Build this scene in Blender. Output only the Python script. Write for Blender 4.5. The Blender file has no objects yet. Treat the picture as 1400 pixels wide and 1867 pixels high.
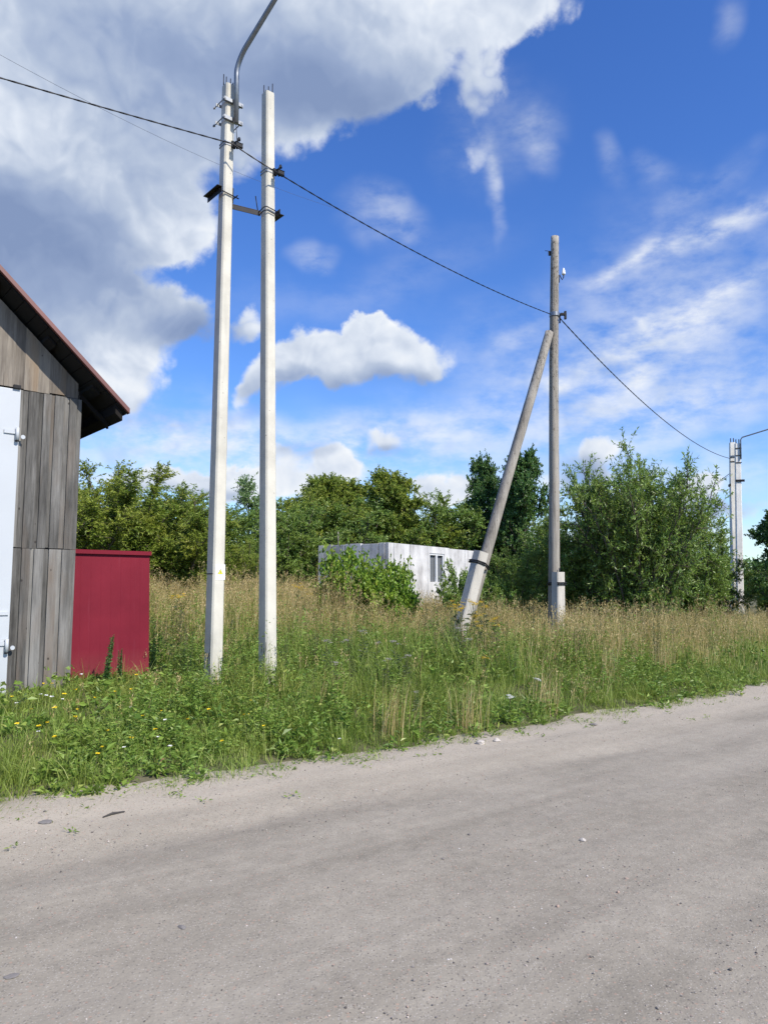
import bpy, bmesh, math, random
import numpy as np
from mathutils import Vector, Matrix

C = bpy.context.scene
COL = C.collection
R = math.radians

# ------------------------------------------------------------------ camera
FPX = 1350.0                       # focal length in photo pixels (1400 x 1867)
EYE = 1.6
HORIZON = 1070.0
PITCH = math.atan((HORIZON - 933.5) / FPX)
cam = bpy.data.cameras.new('camera')
cam.sensor_fit = 'VERTICAL'; cam.sensor_height = 24.0
cam.lens = 24.0 * FPX / 1867.0
cam.clip_start = 0.05; cam.clip_end = 4000
camo = bpy.data.objects.new('camera', cam); COL.objects.link(camo)
camo.location = (0, 0, EYE); camo.rotation_euler = (R(90) + PITCH, 0, 0)
C.camera = camo

def ray(px, py):
    a = (px - 700.0) / FPX; b = (933.5 - py) / FPX
    cp, sp = math.cos(PITCH), math.sin(PITCH)
    return Vector((a, cp - b * sp, sp + b * cp))
def at(px, py, Y):
    d = ray(px, py); s = Y / d.y
    return Vector((d.x * s, Y, EYE + d.z * s))
def azel(px, py):
    d = ray(px, py).normalized()
    return math.atan2(d.x, d.y), math.asin(d.z)

# ------------------------------------------------------------------ light
SUN_AZ, SUN_EL = R(48), R(44)      # sun behind the camera and to the right
sun_dir = Vector((math.sin(SUN_AZ) * math.cos(SUN_EL), -math.cos(SUN_AZ) * math.cos(SUN_EL), math.sin(SUN_EL)))
sl = bpy.data.lights.new('sun', 'SUN'); sl.energy = 5.0; sl.angle = R(0.53); sl.color = (1.0, 0.93, 0.82)
so = bpy.data.objects.new('sun', sl); COL.objects.link(so)
so.rotation_euler = sun_dir.to_track_quat('Z', 'Y').to_euler(); so.location = (20, -20, 30)

vs = C.view_settings
vs.view_transform = 'Standard'; vs.look = 'None'; vs.exposure = 0.22; vs.gamma = 1.0; vs.use_curve_mapping = False

W = bpy.data.worlds.new('World'); C.world = W; W.use_nodes = True
def build_world():
    nt = W.node_tree; nt.nodes.clear(); N = nt.nodes.new; L = nt.links.new
    out = N('ShaderNodeOutputWorld')
    sky = N('ShaderNodeTexSky'); sky.sky_type = 'NISHITA'; sky.sun_disc = False
    sky.sun_elevation = SUN_EL; sky.sun_rotation = math.pi - SUN_AZ
    sky.air_density = 1.0; sky.dust_density = 0.3; sky.ozone_density = 2.5; sky.altitude = 100
    gam = N('ShaderNodeHueSaturation'); gam.inputs['Saturation'].default_value = 1.25; gam.inputs['Value'].default_value = 1.0
    gam.inputs['Hue'].default_value = 0.512
    L(sky.outputs[0], gam.inputs['Color'])
    bsky = N('ShaderNodeBackground'); bsky.inputs['Strength'].default_value = 0.132
    tint = N('ShaderNodeMix'); tint.data_type = 'RGBA'; tint.blend_type = 'MULTIPLY'; tint.inputs[0].default_value = 1.0
    tint.inputs[7].default_value = (1.03, 1.16, 1.33, 1); L(gam.outputs[0], tint.inputs[6]); L(tint.outputs[2], bsky.inputs['Color'])
    tc = N('ShaderNodeTexCoord')
    sep = N('ShaderNodeSeparateXYZ'); L(tc.outputs['Generated'], sep.inputs[0])
    def M(op, a, b=None, clamp=False):
        n = N('ShaderNodeMath'); n.operation = op; n.use_clamp = clamp
        for i, v in enumerate((a, b)):
            if v is None: continue
            if isinstance(v, (int, float)): n.inputs[i].default_value = v
            else: L(v, n.inputs[i])
        return n.outputs[0]
    az = M('ARCTAN2', sep.outputs[0], sep.outputs[1]); el = M('ARCSINE', sep.outputs[2])
    comb = N('ShaderNodeCombineXYZ'); L(az, comb.inputs[0]); L(el, comb.inputs[1])
    def noise(scale, detail, rough, off=0.0, stretch=(1, 1, 1)):
        mp = N('ShaderNodeMapping'); mp.inputs['Location'].default_value = (off, off * .7, off * .3)
        mp.inputs['Scale'].default_value = stretch
        L(tc.outputs['Generated'], mp.inputs[0])
        n = N('ShaderNodeTexNoise'); n.inputs['Scale'].default_value = scale
        n.inputs['Detail'].default_value = detail; n.inputs['Roughness'].default_value = rough
        L(mp.outputs[0], n.inputs['Vector']); return n
    def warp(src, nz, amp):
        s = N('ShaderNodeVectorMath'); s.operation = 'SUBTRACT'; L(nz.outputs['Color'], s.inputs[0]); s.inputs[1].default_value = (.5, .5, .5)
        m = N('ShaderNodeVectorMath'); m.operation = 'MULTIPLY'; L(s.outputs[0], m.inputs[0]); m.inputs[1].default_value = (amp, amp, 0)
        a = N('ShaderNodeVectorMath'); a.operation = 'ADD'; L(src, a.inputs[0]); L(m.outputs[0], a.inputs[1])
        return a.outputs[0]
    w1 = warp(comb.outputs[0], noise(6, 3, .5, 3.1), .09)
    w2 = warp(w1, noise(22, 6, .62, 8.3), .04)
    wsoft = warp(comb.outputs[0], noise(5, 4, .5, 5.7), .14)
    def blobs(vec, lst, inner, outer):
        tot = None
        for (px, py, rx, ry, ang, w) in lst:
            c = azel(px, py); ax = azel(px + rx, py); ay = azel(px, py - ry)
            a = math.hypot(ax[0] - c[0], ax[1] - c[1]); b = abs(ay[1] - c[1])
            mp = N('ShaderNodeMapping'); mp.vector_type = 'TEXTURE'
            mp.inputs['Location'].default_value = (c[0], c[1], 0); mp.inputs['Rotation'].default_value = (0, 0, R(ang))
            mp.inputs['Scale'].default_value = (a, b, 1); L(vec, mp.inputs[0])
            ln = N('ShaderNodeVectorMath'); ln.operation = 'LENGTH'; L(mp.outputs[0], ln.inputs[0])
            mr = N('ShaderNodeMapRange'); mr.interpolation_type = 'SMOOTHSTEP'
            mr.inputs['From Min'].default_value = outer; mr.inputs['From Max'].default_value = inner
            mr.inputs['To Min'].default_value = 0; mr.inputs['To Max'].default_value = w
            L(ln.outputs['Value'], mr.inputs['Value'])
            tot = mr.outputs[0] if tot is None else M('ADD', tot, mr.outputs[0])
        return tot
    cumulus = [
        (-250, 250, 330, 420, 0, 1), (120, 60, 330, 220, 0, 1), (430, 60, 330, 190, 0, 1), (720, 20, 260, 160, 0, 1), (930, 10, 130, 95, 0, .95),
        (560, 190, 170, 110, 0, .9), (700, 130, 130, 90, 0, .6), (300, 230, 260, 130, 0, .8), (130, 380, 260, 200, 0, 1), (330, 420, 110, 80, 10, .8),
        (100, 560, 230, 120, 0, 1), (-120, 640, 240, 160, 0, 1), (330, 580, 90, 70, 0, .9), (210, 690, 105, 95, 0, .95), (232, 560, 42, 55, 0, .8), (190, 640, 60, 50, 0, .5),
        (890, 150, 60, 70, 0, .6), (870, 260, 42, 90, 0, .42),
        (455, 610, 60, 45, 20, .75),
        (725, 640, 112, 66, -6, 1.0), (600, 660, 122, 60, 8, .98), (500, 700, 80, 50, 15, .9), (690, 600, 45, 38, 0, .7), (445, 745, 38, 30, 0, .55),
        (330, 880, 200, 34, 0, .9), (430, 890, 90, 40, 0, .8), (620, 850, 60, 30, 0, .75), (715, 815, 52, 28, 0, .7), (560, 890, 110, 30, 0, .7),
        (820, 885, 85, 38, 0, .95), (650, 870, 60, 30, 0, .8), (510, 850, 60, 26, 0, .7), (980, 860, 60, 30, 0, .5), (1080, 825, 62, 36, 15, .8), (1070, 890, 70, 50, 0, .75), (1290, 880, 70, 34, 0, .9), (1230, 920, 110, 30, 0, .9),
        (1185, 578, 30, 26, 0, .42), (1330, 930, 120, 30, 0, .7), (1560, 800, 150, 60, 0, .9), (1750, 500, 200, 120, 0, .8),
    ]
    thin = [
        (1260, 430, 280, 36, 17, .52), (1380, 370, 190, 40, 20, .42), (1120, 490, 120, 16, 12, .4), (1350, 540, 260, 40, 18, .33), (1290, 330, 160, 30, 25, .25),
        (975, 255, 50, 60, 0, .42), (985, 320, 28, 40, 60, .42), (885, 350, 20, 110, -6, .6), (1100, 320, 30, 60, 20, .3), (1190, 330, 60, 36, 0, .25),
        (690, 400, 70, 50, -25, .5), (575, 438, 42, 30, 0, .5), (1340, 40, 30, 50, -20, .3), (1200, 685, 60, 24, 10, .45), (1030, 695, 36, 24, 0, .4), (940, 600, 60, 24, 30, .25),
        (1000, 760, 600, 60, 2, .42), (500, 800, 400, 70, 0, .4), (1250, 750, 280, 50, 8, .4), (700, 880, 1300, 110, 0, .55), (1100, 985, 900, 60, 0, .8), (300, 790, 600, 80, 0, .45), (1150, 700, 420, 90, 6, .4), (1250, 520, 360, 190, 14, .36), (1000, 640, 500, 120, 4, .3), (640, 520, 300, 60, 12, .15), (1200, 620, 300, 60, 12, .35), (1150, 850, 300, 60, 0, .4), (900, 250, 120, 140, 20, .3),
    ]
    grey = [
        (330, 300, 280, 120, -12, .30), (480, 140, 560, 200, -5, .44), (90, 450, 280, 140, -10, .72), (600, 190, 240, 90, -8, .42), (350, 620, 110, 60, 0, .75), (60, 620, 120, 60, 0, .3),
        (590, 715, 170, 34, 8, .6), (740, 685, 110, 30, -4, .5), (-220, 480, 280, 280, 0, .7), (480, 760, 70, 24, 20, .4), (1060, 880, 60, 50, 0, .55), (1030, 850, 40, 40, 0, .4),
        (720, 835, 50, 14, 0, .4), (330, 900, 160, 20, 0, .25), (1300, 925, 120, 26, 0, .45), (560, 840, 80, 20, 0, .35), (300, 760, 130, 40, 0, .3),
    ]
    dens = blobs(w2, cumulus, .25, 1.25)
    nf = noise(30, 9, .6, 1.7)
    nf2 = noise(9, 6, .55, 12.0)
    wv = noise(7, 3, .55, 2.2)
    def puff(dz):
        mp = N('ShaderNodeMapping'); mp.inputs['Location'].default_value = (dz * .6, 0, dz); L(tc.outputs['Generated'], mp.inputs[0])
        a = N('ShaderNodeVectorMath'); a.operation = 'MULTIPLY_ADD'; L(wv.outputs['Color'], a.inputs[0]); a.inputs[1].default_value = (.10, .10, .10); L(mp.outputs[0], a.inputs[2])
        tot = None
        for sc, am in ((11, 1.0), (25, .55), (56, .3)):
            n = N('ShaderNodeTexNoise'); n.inputs['Scale'].default_value = sc; n.inputs['Detail'].default_value = 0; L(a.outputs[0], n.inputs['Vector'])
            t = M('MULTIPLY', M('ABSOLUTE', M('SUBTRACT', n.outputs[0], .5)), am * 2.4); tot = t if tot is None else M('ADD', tot, t)
        return M('SUBTRACT', tot, .55)
    pf = puff(0.0); relief = M('SUBTRACT', pf, puff(.016))
    d = M('ADD', dens, M('MULTIPLY', M('SUBTRACT', nf.outputs[0], .5), .42))
    d = M('ADD', d, M('MULTIPLY', pf, .36))
    d = M('ADD', d, M('MULTIPLY', M('SUBTRACT', nf2.outputs[0], .5), .35))
    def sstep(v, lo, hi, to=1.0):
        mr = N('ShaderNodeMapRange'); mr.interpolation_type = 'SMOOTHSTEP'
        mr.inputs['From Min'].default_value = lo; mr.inputs['From Max'].default_value = hi; mr.inputs['To Max'].default_value = to
        L(v, mr.inputs['Value']); return mr.outputs[0]
    alpha = sstep(d, .26, .72)
    td = blobs(wsoft, thin, .0, 1.3)
    tn = noise(14, 8, .6, 21.0, (1, 1, 2.2))
    ta = M('MULTIPLY', td, sstep(tn.outputs[0], .22, .70), clamp=True)
    ta = M('MULTIPLY', ta, .95)
    alpha_all = M('SUBTRACT', 1.0, M('MULTIPLY', M('SUBTRACT', 1.0, alpha), M('SUBTRACT', 1.0, ta)), clamp=True)
    g = blobs(w1, grey, .1, 1.3)
    g = M('ADD', g, M('ADD', M('MULTIPLY', M('SUBTRACT', noise(9, 6, .55, 30.0).outputs[0], .5), .55), .17))
    g = M('ADD', g, M('MULTIPLY', M('SUBTRACT', noise(26, 6, .55, 41.0).outputs[0], .5), .26))
    g = M('ADD', g, M('MULTIPLY', M('SUBTRACT', .75, sstep(d, .4, 1.1)), -.12))
    g = M('SUBTRACT', g, M('MULTIPLY', relief, .20))
    ramp = N('ShaderNodeValToRGB'); e = ramp.color_ramp.elements
    e[0].position = 0.0; e[0].color = (.88, .91, .95, 1)
    e[1].position = 1.0; e[1].color = (.225, .305, .50, 1)
    x = e.new(.16); x.color = (.72, .78, .88, 1)
    x = e.new(.40); x.color = (.47, .55, .70, 1)
    x = e.new(.66); x.color = (.31, .395, .585, 1)
    L(g, ramp.inputs[0])
    bc = N('ShaderNodeBackground'); bc.inputs['Strength'].default_value = 0.90
    L(ramp.outputs[0], bc.inputs['Color'])
    mx = N('ShaderNodeMixShader'); L(alpha_all, mx.inputs[0]); L(bsky.outputs[0], mx.inputs[1]); L(bc.outputs[0], mx.inputs[2])
    L(mx.outputs[0], out.inputs[0])
build_world()
C.cycles.use_denoising = True
C.cycles.max_bounces = 6; C.cycles.transparent_max_bounces = 4

# ------------------------------------------------------------------ helpers
rng = np.random.default_rng(7)
random.seed(7)

def tag(o, label=None, cat=None, group=None, kind=None):
    if label: o['label'] = label
    if cat: o['category'] = cat
    if group: o['group'] = group
    if kind: o['kind'] = kind
    return o
def empty(name, loc=(0, 0, 0), rz=0.0):
    o = bpy.data.objects.new(name, None); COL.objects.link(o); o.location = loc; o.rotation_euler = (0, 0, rz)
    o.empty_display_size = .2
    return o
def link(name, me, mats, parent=None):
    o = bpy.data.objects.new(name, me); COL.objects.link(o)
    if mats is not None:
        for m in (mats if isinstance(mats, (list, tuple)) else [mats]): me.materials.append(m)
    if parent is not None: o.parent = parent
    return o
def np_mesh(name, verts, quads=None, tris=None, smooth=False, uv=None, mat_idx=None):
    me = bpy.data.meshes.new(name)
    verts = np.asarray(verts, dtype=np.float32)
    me.vertices.add(len(verts)); me.vertices.foreach_set('co', verts.ravel())
    parts, starts, tot = [], [], 0
    sizes = []
    if quads is not None and len(quads):
        q = np.asarray(quads, dtype=np.int32); parts.append(q.ravel()); sizes.append(np.full(len(q), 4, np.int32))
    if tris is not None and len(tris):
        t = np.asarray(tris, dtype=np.int32); parts.append(t.ravel()); sizes.append(np.full(len(t), 3, np.int32))
    li = np.concatenate(parts); sz = np.concatenate(sizes)
    st = np.concatenate([[0], np.cumsum(sz)[:-1]]).astype(np.int32)
    me.loops.add(len(li)); me.loops.foreach_set('vertex_index', li)
    me.polygons.add(len(sz)); me.polygons.foreach_set('loop_start', st)
    try: me.polygons.foreach_set('loop_total', sz)
    except Exception: pass
    me.polygons.foreach_set('use_smooth', np.full(len(sz), smooth, dtype=bool))
    if mat_idx is not None: me.polygons.foreach_set('material_index', np.asarray(mat_idx, np.int32))
    if uv is not None:
        l = me.uv_layers.new(name='UVMap'); l.data.foreach_set('uv', np.asarray(uv, np.float32)[li].ravel())
    me.update(calc_edges=True); me.validate()
    return me

class MB:
    """collects solids, linked as one mesh object"""
    def __init__(s): s.v = []; s.f = []; s.sm = []
    def add(s, vs_, fs, smooth=False):
        n = len(s.v); s.v += [tuple(v) for v in vs_]; s.f += [tuple(i + n for i in f) for f in fs]; s.sm += [smooth] * len(fs)
    def box(s, o, ax, ay, az, bevel=0.0):
        """box with centre o and half-extent vectors ax, ay, az"""
        o, ax, ay, az = map(Vector, (o, ax, ay, az))
        if bevel <= 0:
            p = [o + sx * ax + sy * ay + sz * az for sz in (-1, 1) for sy in (-1, 1) for sx in (-1, 1)]
            s.add(p, [(0, 2, 3, 1), (4, 5, 7, 6), (0, 1, 5, 4), (2, 6, 7, 3), (0, 4, 6, 2), (1, 3, 7, 5)]); return
        bm = bmesh.new(); bmesh.ops.create_cube(bm, size=2)
        for v in bm.verts: v.co = o + v.co.x * ax + v.co.y * ay + v.co.z * az
        bmesh.ops.bevel(bm, geom=list(bm.edges), offset=bevel, segments=2, affect='EDGES', profile=.5)
        bm.verts.index_update()
        s.add([v.co for v in bm.verts], [tuple(v.index for v in f.verts) for f in bm.faces]); bm.free()
    def tube(s, pts, rad, n=8, cap=True, smooth=True):
        pts = [Vector(p) for p in pts]; m = len(pts)
        rads = rad if isinstance(rad, (list, tuple)) else [rad] * m
        vs_, fs = [], []
        up = None
        for i, p in enumerate(pts):
            t = (pts[min(i + 1, m - 1)] - pts[max(i - 1, 0)]).normalized()
            if up is None: up = t.orthogonal().normalized()
            else: up = (up - t * up.dot(t)); up = up.normalized() if up.length > 1e-6 else t.orthogonal().normalized()
            b = t.cross(up)
            for k in range(n):
                a = 2 * math.pi * k / n
                vs_.append(p + (up * math.cos(a) + b * math.sin(a)) * rads[i])
        for i in range(m - 1):
            for k in range(n):
                fs.append((i * n + k, i * n + (k + 1) % n, (i + 1) * n + (k + 1) % n, (i + 1) * n + k))
        s.add(vs_, fs, smooth)
        if cap:
            n0 = len(s.v) - m * n
            s.f.append(tuple(n0 + k for k in reversed(range(n)))); s.sm.append(False)
            s.f.append(tuple(n0 + (m - 1) * n + k for k in range(n))); s.sm.append(False)
    def loft(s, rings, smooth=False, cap=True):
        n = len(rings[0]); vs_ = [v for r_ in rings for v in r_]; fs = []
        for i in range(len(rings) - 1):
            for k in range(n):
                fs.append((i * n + k, i * n + (k + 1) % n, (i + 1) * n + (k + 1) % n, (i + 1) * n + k))
        if cap: fs += [tuple(reversed(range(n))), tuple((len(rings) - 1) * n + k for k in range(n))]
        s.add(vs_, fs, smooth)
    def build(s, name, mat, parent=None):
        me = bpy.data.meshes.new(name); me.from_pydata(s.v, [], s.f)
        me.polygons.foreach_set('use_smooth', s.sm); me.update()
        bm = bmesh.new(); bm.from_mesh(me); bmesh.ops.recalc_face_normals(bm, faces=bm.faces); bm.to_mesh(me); bm.free()
        return link(name, me, mat, parent)

def smooth(x, a, b):
    t = np.clip((np.asarray(x, dtype=float) - a) / (b - a), 0, 1); return t * t * (3 - 2 * t)
_perm = np.random.default_rng(3).random((256, 256))
def vnoise(x, y):
    x = np.asarray(x, float); y = np.asarray(y, float)
    xi = np.floor(x).astype(int); yi = np.floor(y).astype(int); fx = x - xi; fy = y - yi
    fx = fx * fx * (3 - 2 * fx); fy = fy * fy * (3 - 2 * fy)
    g = lambda i, j: _perm[i % 256, j % 256]
    return (g(xi, yi) * (1 - fx) + g(xi + 1, yi) * fx) * (1 - fy) + (g(xi, yi + 1) * (1 - fx) + g(xi + 1, yi + 1) * fx) * fy
def fbm(x, y, oct=4):
    s, a, t = 0, .5, 0
    for i in range(oct):
        s = s + a * vnoise(np.asarray(x) * 2 ** i + 17.3 * i, np.asarray(y) * 2 ** i + 5.1 * i); t += a; a *= .5
    return s / t

# ------------------------------------------------------------------ materials
def mat(name):
    m = bpy.data.materials.new(name); m.use_nodes = True
    nt = m.node_tree; b = nt.nodes['Principled BSDF']; b.inputs['Specular IOR Level'].default_value = .3
    return m, nt, b
def nn(nt, typ, **kw):
    n = nt.nodes.new(typ)
    for k, v in kw.items(): setattr(n, k, v)
    return n
def tex_noise(nt, vec, scale, detail=4, rough=.55, stretch=None, loc=None):
    if stretch is not None or loc is not None:
        mp = nn(nt, 'ShaderNodeMapping')
        if stretch is not None: mp.inputs['Scale'].default_value = stretch
        if loc is not None: mp.inputs['Location'].default_value = loc
        nt.links.new(vec, mp.inputs[0]); vec = mp.outputs[0]
    n = nn(nt, 'ShaderNodeTexNoise'); n.inputs['Scale'].default_value = scale; n.inputs['Detail'].default_value = detail; n.inputs['Roughness'].default_value = rough
    nt.links.new(vec, n.inputs['Vector']); return n.outputs[0]
def ramp(nt, fac, stops):
    r_ = nn(nt, 'ShaderNodeValToRGB'); e = r_.color_ramp.elements
    e[0].position, e[0].color = stops[0][0], (*stops[0][1], 1); e[1].position, e[1].color = stops[-1][0], (*stops[-1][1], 1)
    for p, c in stops[1:-1]:
        x = e.new(p); x.color = (*c, 1)
    nt.links.new(fac, r_.inputs[0]); return r_.outputs[0]
def mix(nt, fac, a, b, mode='MIX'):
    n = nn(nt, 'ShaderNodeMix', data_type='RGBA', blend_type=mode)
    for i, v in ((0, fac), (6, a), (7, b)):
        if isinstance(v, (int, float)): n.inputs[i].default_value = v
        elif isinstance(v, tuple): n.inputs[i].default_value = (*v, 1)
        else: nt.links.new(v, n.inputs[i])
    return n.outputs[2]
def mth(nt, op, a, b=None, clamp=False):
    n = nn(nt, 'ShaderNodeMath', operation=op, use_clamp=clamp)
    for i, v in enumerate((a, b)):
        if v is None: continue
        if isinstance(v, (int, float)): n.inputs[i].default_value = v
        else: nt.links.new(v, n.inputs[i])
    return n.outputs[0]
def bump(nt, b, h, strength, dist=.01):
    n = nn(nt, 'ShaderNodeBump'); n.inputs['Strength'].default_value = strength; n.inputs['Distance'].default_value = dist
    nt.links.new(h, n.inputs['Height']); nt.links.new(n.outputs[0], b.inputs['Normal'])
def objco(nt): return nn(nt, 'ShaderNodeTexCoord').outputs['Object']

def leaf_mat(name, stops, patch=None, trans=.35, rough=.5, spec=.35, patch_scale=1.2):
    m, nt, b = mat(name)
    g = nn(nt, 'ShaderNodeNewGeometry')
    col = ramp(nt, g.outputs['Random Per Island'], stops)
    if patch:
        f = tex_noise(nt, objco(nt), patch_scale, 3)
        f = mth(nt, 'MULTIPLY', mth(nt, 'SUBTRACT', f, .42), 4.0, True)
        col = mix(nt, f, col, mix(nt, .45, col, patch))
    b.inputs['Roughness'].default_value = rough; b.inputs['Specular IOR Level'].default_value = spec
    nt.links.new(col, b.inputs['Base Color'])
    t = nn(nt, 'ShaderNodeBsdfTranslucent'); tcol = mix(nt, .5, col, (.30, .40, .06), 'MIX'); nt.links.new(tcol, t.inputs[0])
    ms = nn(nt, 'ShaderNodeMixShader'); ms.inputs[0].default_value = trans
    nt.links.new(b.outputs[0], ms.inputs[1]); nt.links.new(t.outputs[0], ms.inputs[2])
    nt.links.new(ms.outputs[0], nt.nodes['Material Output'].inputs[0])
    return m
def plain(name, col, rough=.6, metal=0., var=.15, scale=6, spec=.3):
    m, nt, b = mat(name)
    n = tex_noise(nt, objco(nt), scale, 5)
    c = ramp(nt, n, [(.25, tuple(x * (1 - var) for x in col)), (.75, tuple(min(1, x * (1 + var)) for x in col))])
    nt.links.new(c, b.inputs['Base Color']); b.inputs['Roughness'].default_value = rough; b.inputs['Metallic'].default_value = metal
    b.inputs['Specular IOR Level'].default_value = spec
    return m

def m_concrete(name, base, scratch=0.0):
    m, nt, b = mat(name); o = objco(nt)
    n1 = tex_noise(nt, o, 2.2, 6, .6); n2 = tex_noise(nt, o, 5, 5, .6, (1, 1, .12)); n3 = tex_noise(nt, o, 90, 3, .6)
    c = ramp(nt, n1, [(.3, tuple(x * .80 for x in base)), (.55, base), (.75, tuple(min(1, x * 1.12) for x in base))])
    c = mix(nt, mth(nt, 'MULTIPLY', mth(nt, 'SUBTRACT', n2, .52, True), 3.2, True), c, tuple(x * .62 for x in base))
    c = mix(nt, mth(nt, 'MULTIPLY', mth(nt, 'SUBTRACT', n3, .62, True), 5, True), c, tuple(x * .6 for x in base))
    # air holes
    v = nn(nt, 'ShaderNodeTexVoronoi'); v.inputs['Scale'].default_value = 9; nt.links.new(o, v.inputs['Vector'])
    hole = mth(nt, 'LESS_THAN', v.outputs['Distance'], .075)
    c = mix(nt, mth(nt, 'MULTIPLY', hole, .55), c, (.16, .145, .12))
    if scratch:
        sp = nn(nt, 'ShaderNodeSeparateXYZ'); nt.links.new(o, sp.inputs[0])
        s1 = tex_noise(nt, o, 26, 4, .6, (1, 1, .12), (3, 1, scratch))
        low = mth(nt, 'MULTIPLY', mth(nt, 'SUBTRACT', 1.35, sp.outputs[2]), .22, True)
        msk = mth(nt, 'GREATER_THAN', mth(nt, 'ADD', s1, low), .80)
        c = mix(nt, mth(nt, 'MULTIPLY', msk, .8), c, (.10, .09, .07))
    nt.links.new(c, b.inputs['Base Color']); b.inputs['Roughness'].default_value = .85
    h = mth(nt, 'ADD', mth(nt, 'MULTIPLY', n3, .5), n2); bump(nt, b, h, .25, .006)
    return m
def m_planks(name, stops, brown):
    m, nt, b = mat(name); o = objco(nt); g = nn(nt, 'ShaderNodeNewGeometry')
    isl = g.outputs['Random Per Island']
    off = nn(nt, 'ShaderNodeVectorMath', operation='ADD'); nt.links.new(o, off.inputs[0])
    cx = nn(nt, 'ShaderNodeCombineXYZ'); nt.links.new(mth(nt, 'MULTIPLY', isl, 37.), cx.inputs[0]); nt.links.new(mth(nt, 'MULTIPLY', isl, 91.), cx.inputs[2])
    nt.links.new(cx.outputs[0], off.inputs[1]); o2 = off.outputs[0]
    grain = tex_noise(nt, o2, 30, 8, .72, (1, 1, .06)); big = tex_noise(nt, o2, 3, 4, .55, (1, 1, .35))
    v = mth(nt, 'ADD', mth(nt, 'MULTIPLY', grain, .55), mth(nt, 'MULTIPLY', big, .45))
    v = mth(nt, 'ADD', v, mth(nt, 'MULTIPLY', mth(nt, 'SUBTRACT', isl, .5), .22))
    c = ramp(nt, v, stops)
    bf = mth(nt, 'MULTIPLY', mth(nt, 'SUBTRACT', tex_noise(nt, o2, 1.4, 3, .5, (2, 2, .5), (9, 9, 9)), .54, True), 5, True)
    c = mix(nt, mth(nt, 'MULTIPLY', bf, .8), c, brown)
    vo = nn(nt, 'ShaderNodeTexVoronoi'); vo.inputs['Scale'].default_value = 5.2
    mp = nn(nt, 'ShaderNodeMapping'); mp.inputs['Scale'].default_value = (1.1, 1.1, .8); nt.links.new(o2, mp.inputs[0]); nt.links.new(mp.outputs[0], vo.inputs['Vector'])
    kn = mth(nt, 'SUBTRACT', 1.0, mth(nt, 'MULTIPLY', mth(nt, 'SUBTRACT', vo.outputs['Distance'], .045, True), 30, True))
    c = mix(nt, mth(nt, 'MULTIPLY', kn, .85), c, (.03, .025, .022))
    crack = mth(nt, 'GREATER_THAN', tex_noise(nt, o2, 40, 3, .5, (1, 1, .02), (4, 2, 2)), .70)
    c = mix(nt, mth(nt, 'MULTIPLY', crack, .6), c, (.04, .035, .03))
    nt.links.new(c, b.inputs['Base Color']); b.inputs['Roughness'].default_value = .9
    bump(nt, b, mth(nt, 'ADD', grain, mth(nt, 'MULTIPLY', crack, -.6)), .35, .006)
    return m
def m_pole_wood():
    m, nt, b = mat('weathered_pole_wood'); o = objco(nt)
    gr = tex_noise(nt, o, 30, 6, .65, (1, 1, .05)); bg = tex_noise(nt, o, 2, 5, .6, (1, 1, .5))
    c = ramp(nt, mth(nt, 'ADD', mth(nt, 'MULTIPLY', gr, .5), mth(nt, 'MULTIPLY', bg, .5)), [(.3, (.13, .115, .095)), (.5, (.29, .265, .225)), (.7, (.44, .41, .355))])
    pk = tex_noise(nt, o, 34, 4, .6, (1, 1, .4), (7, 3, 1))
    sp = nn(nt, 'ShaderNodeSeparateXYZ'); nt.links.new(o, sp.inputs[0])
    rough_top = mth(nt, 'MULTIPLY', mth(nt, 'SUBTRACT', sp.outputs[2], 4.6, True), .16, True)
    pk2 = mth(nt, 'GREATER_THAN', mth(nt, 'ADD', pk, mth(nt, 'MULTIPLY', rough_top, .5)), .66)
    c = mix(nt, mth(nt, 'MULTIPLY', pk2, .65), c, (.07, .055, .042))
    nt.links.new(c, b.inputs['Base Color']); b.inputs['Roughness'].default_value = .9
    bump(nt, b, mth(nt, 'SUBTRACT', gr, mth(nt, 'MULTIPLY', pk2, .7)), .6, .01)
    return m
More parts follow.
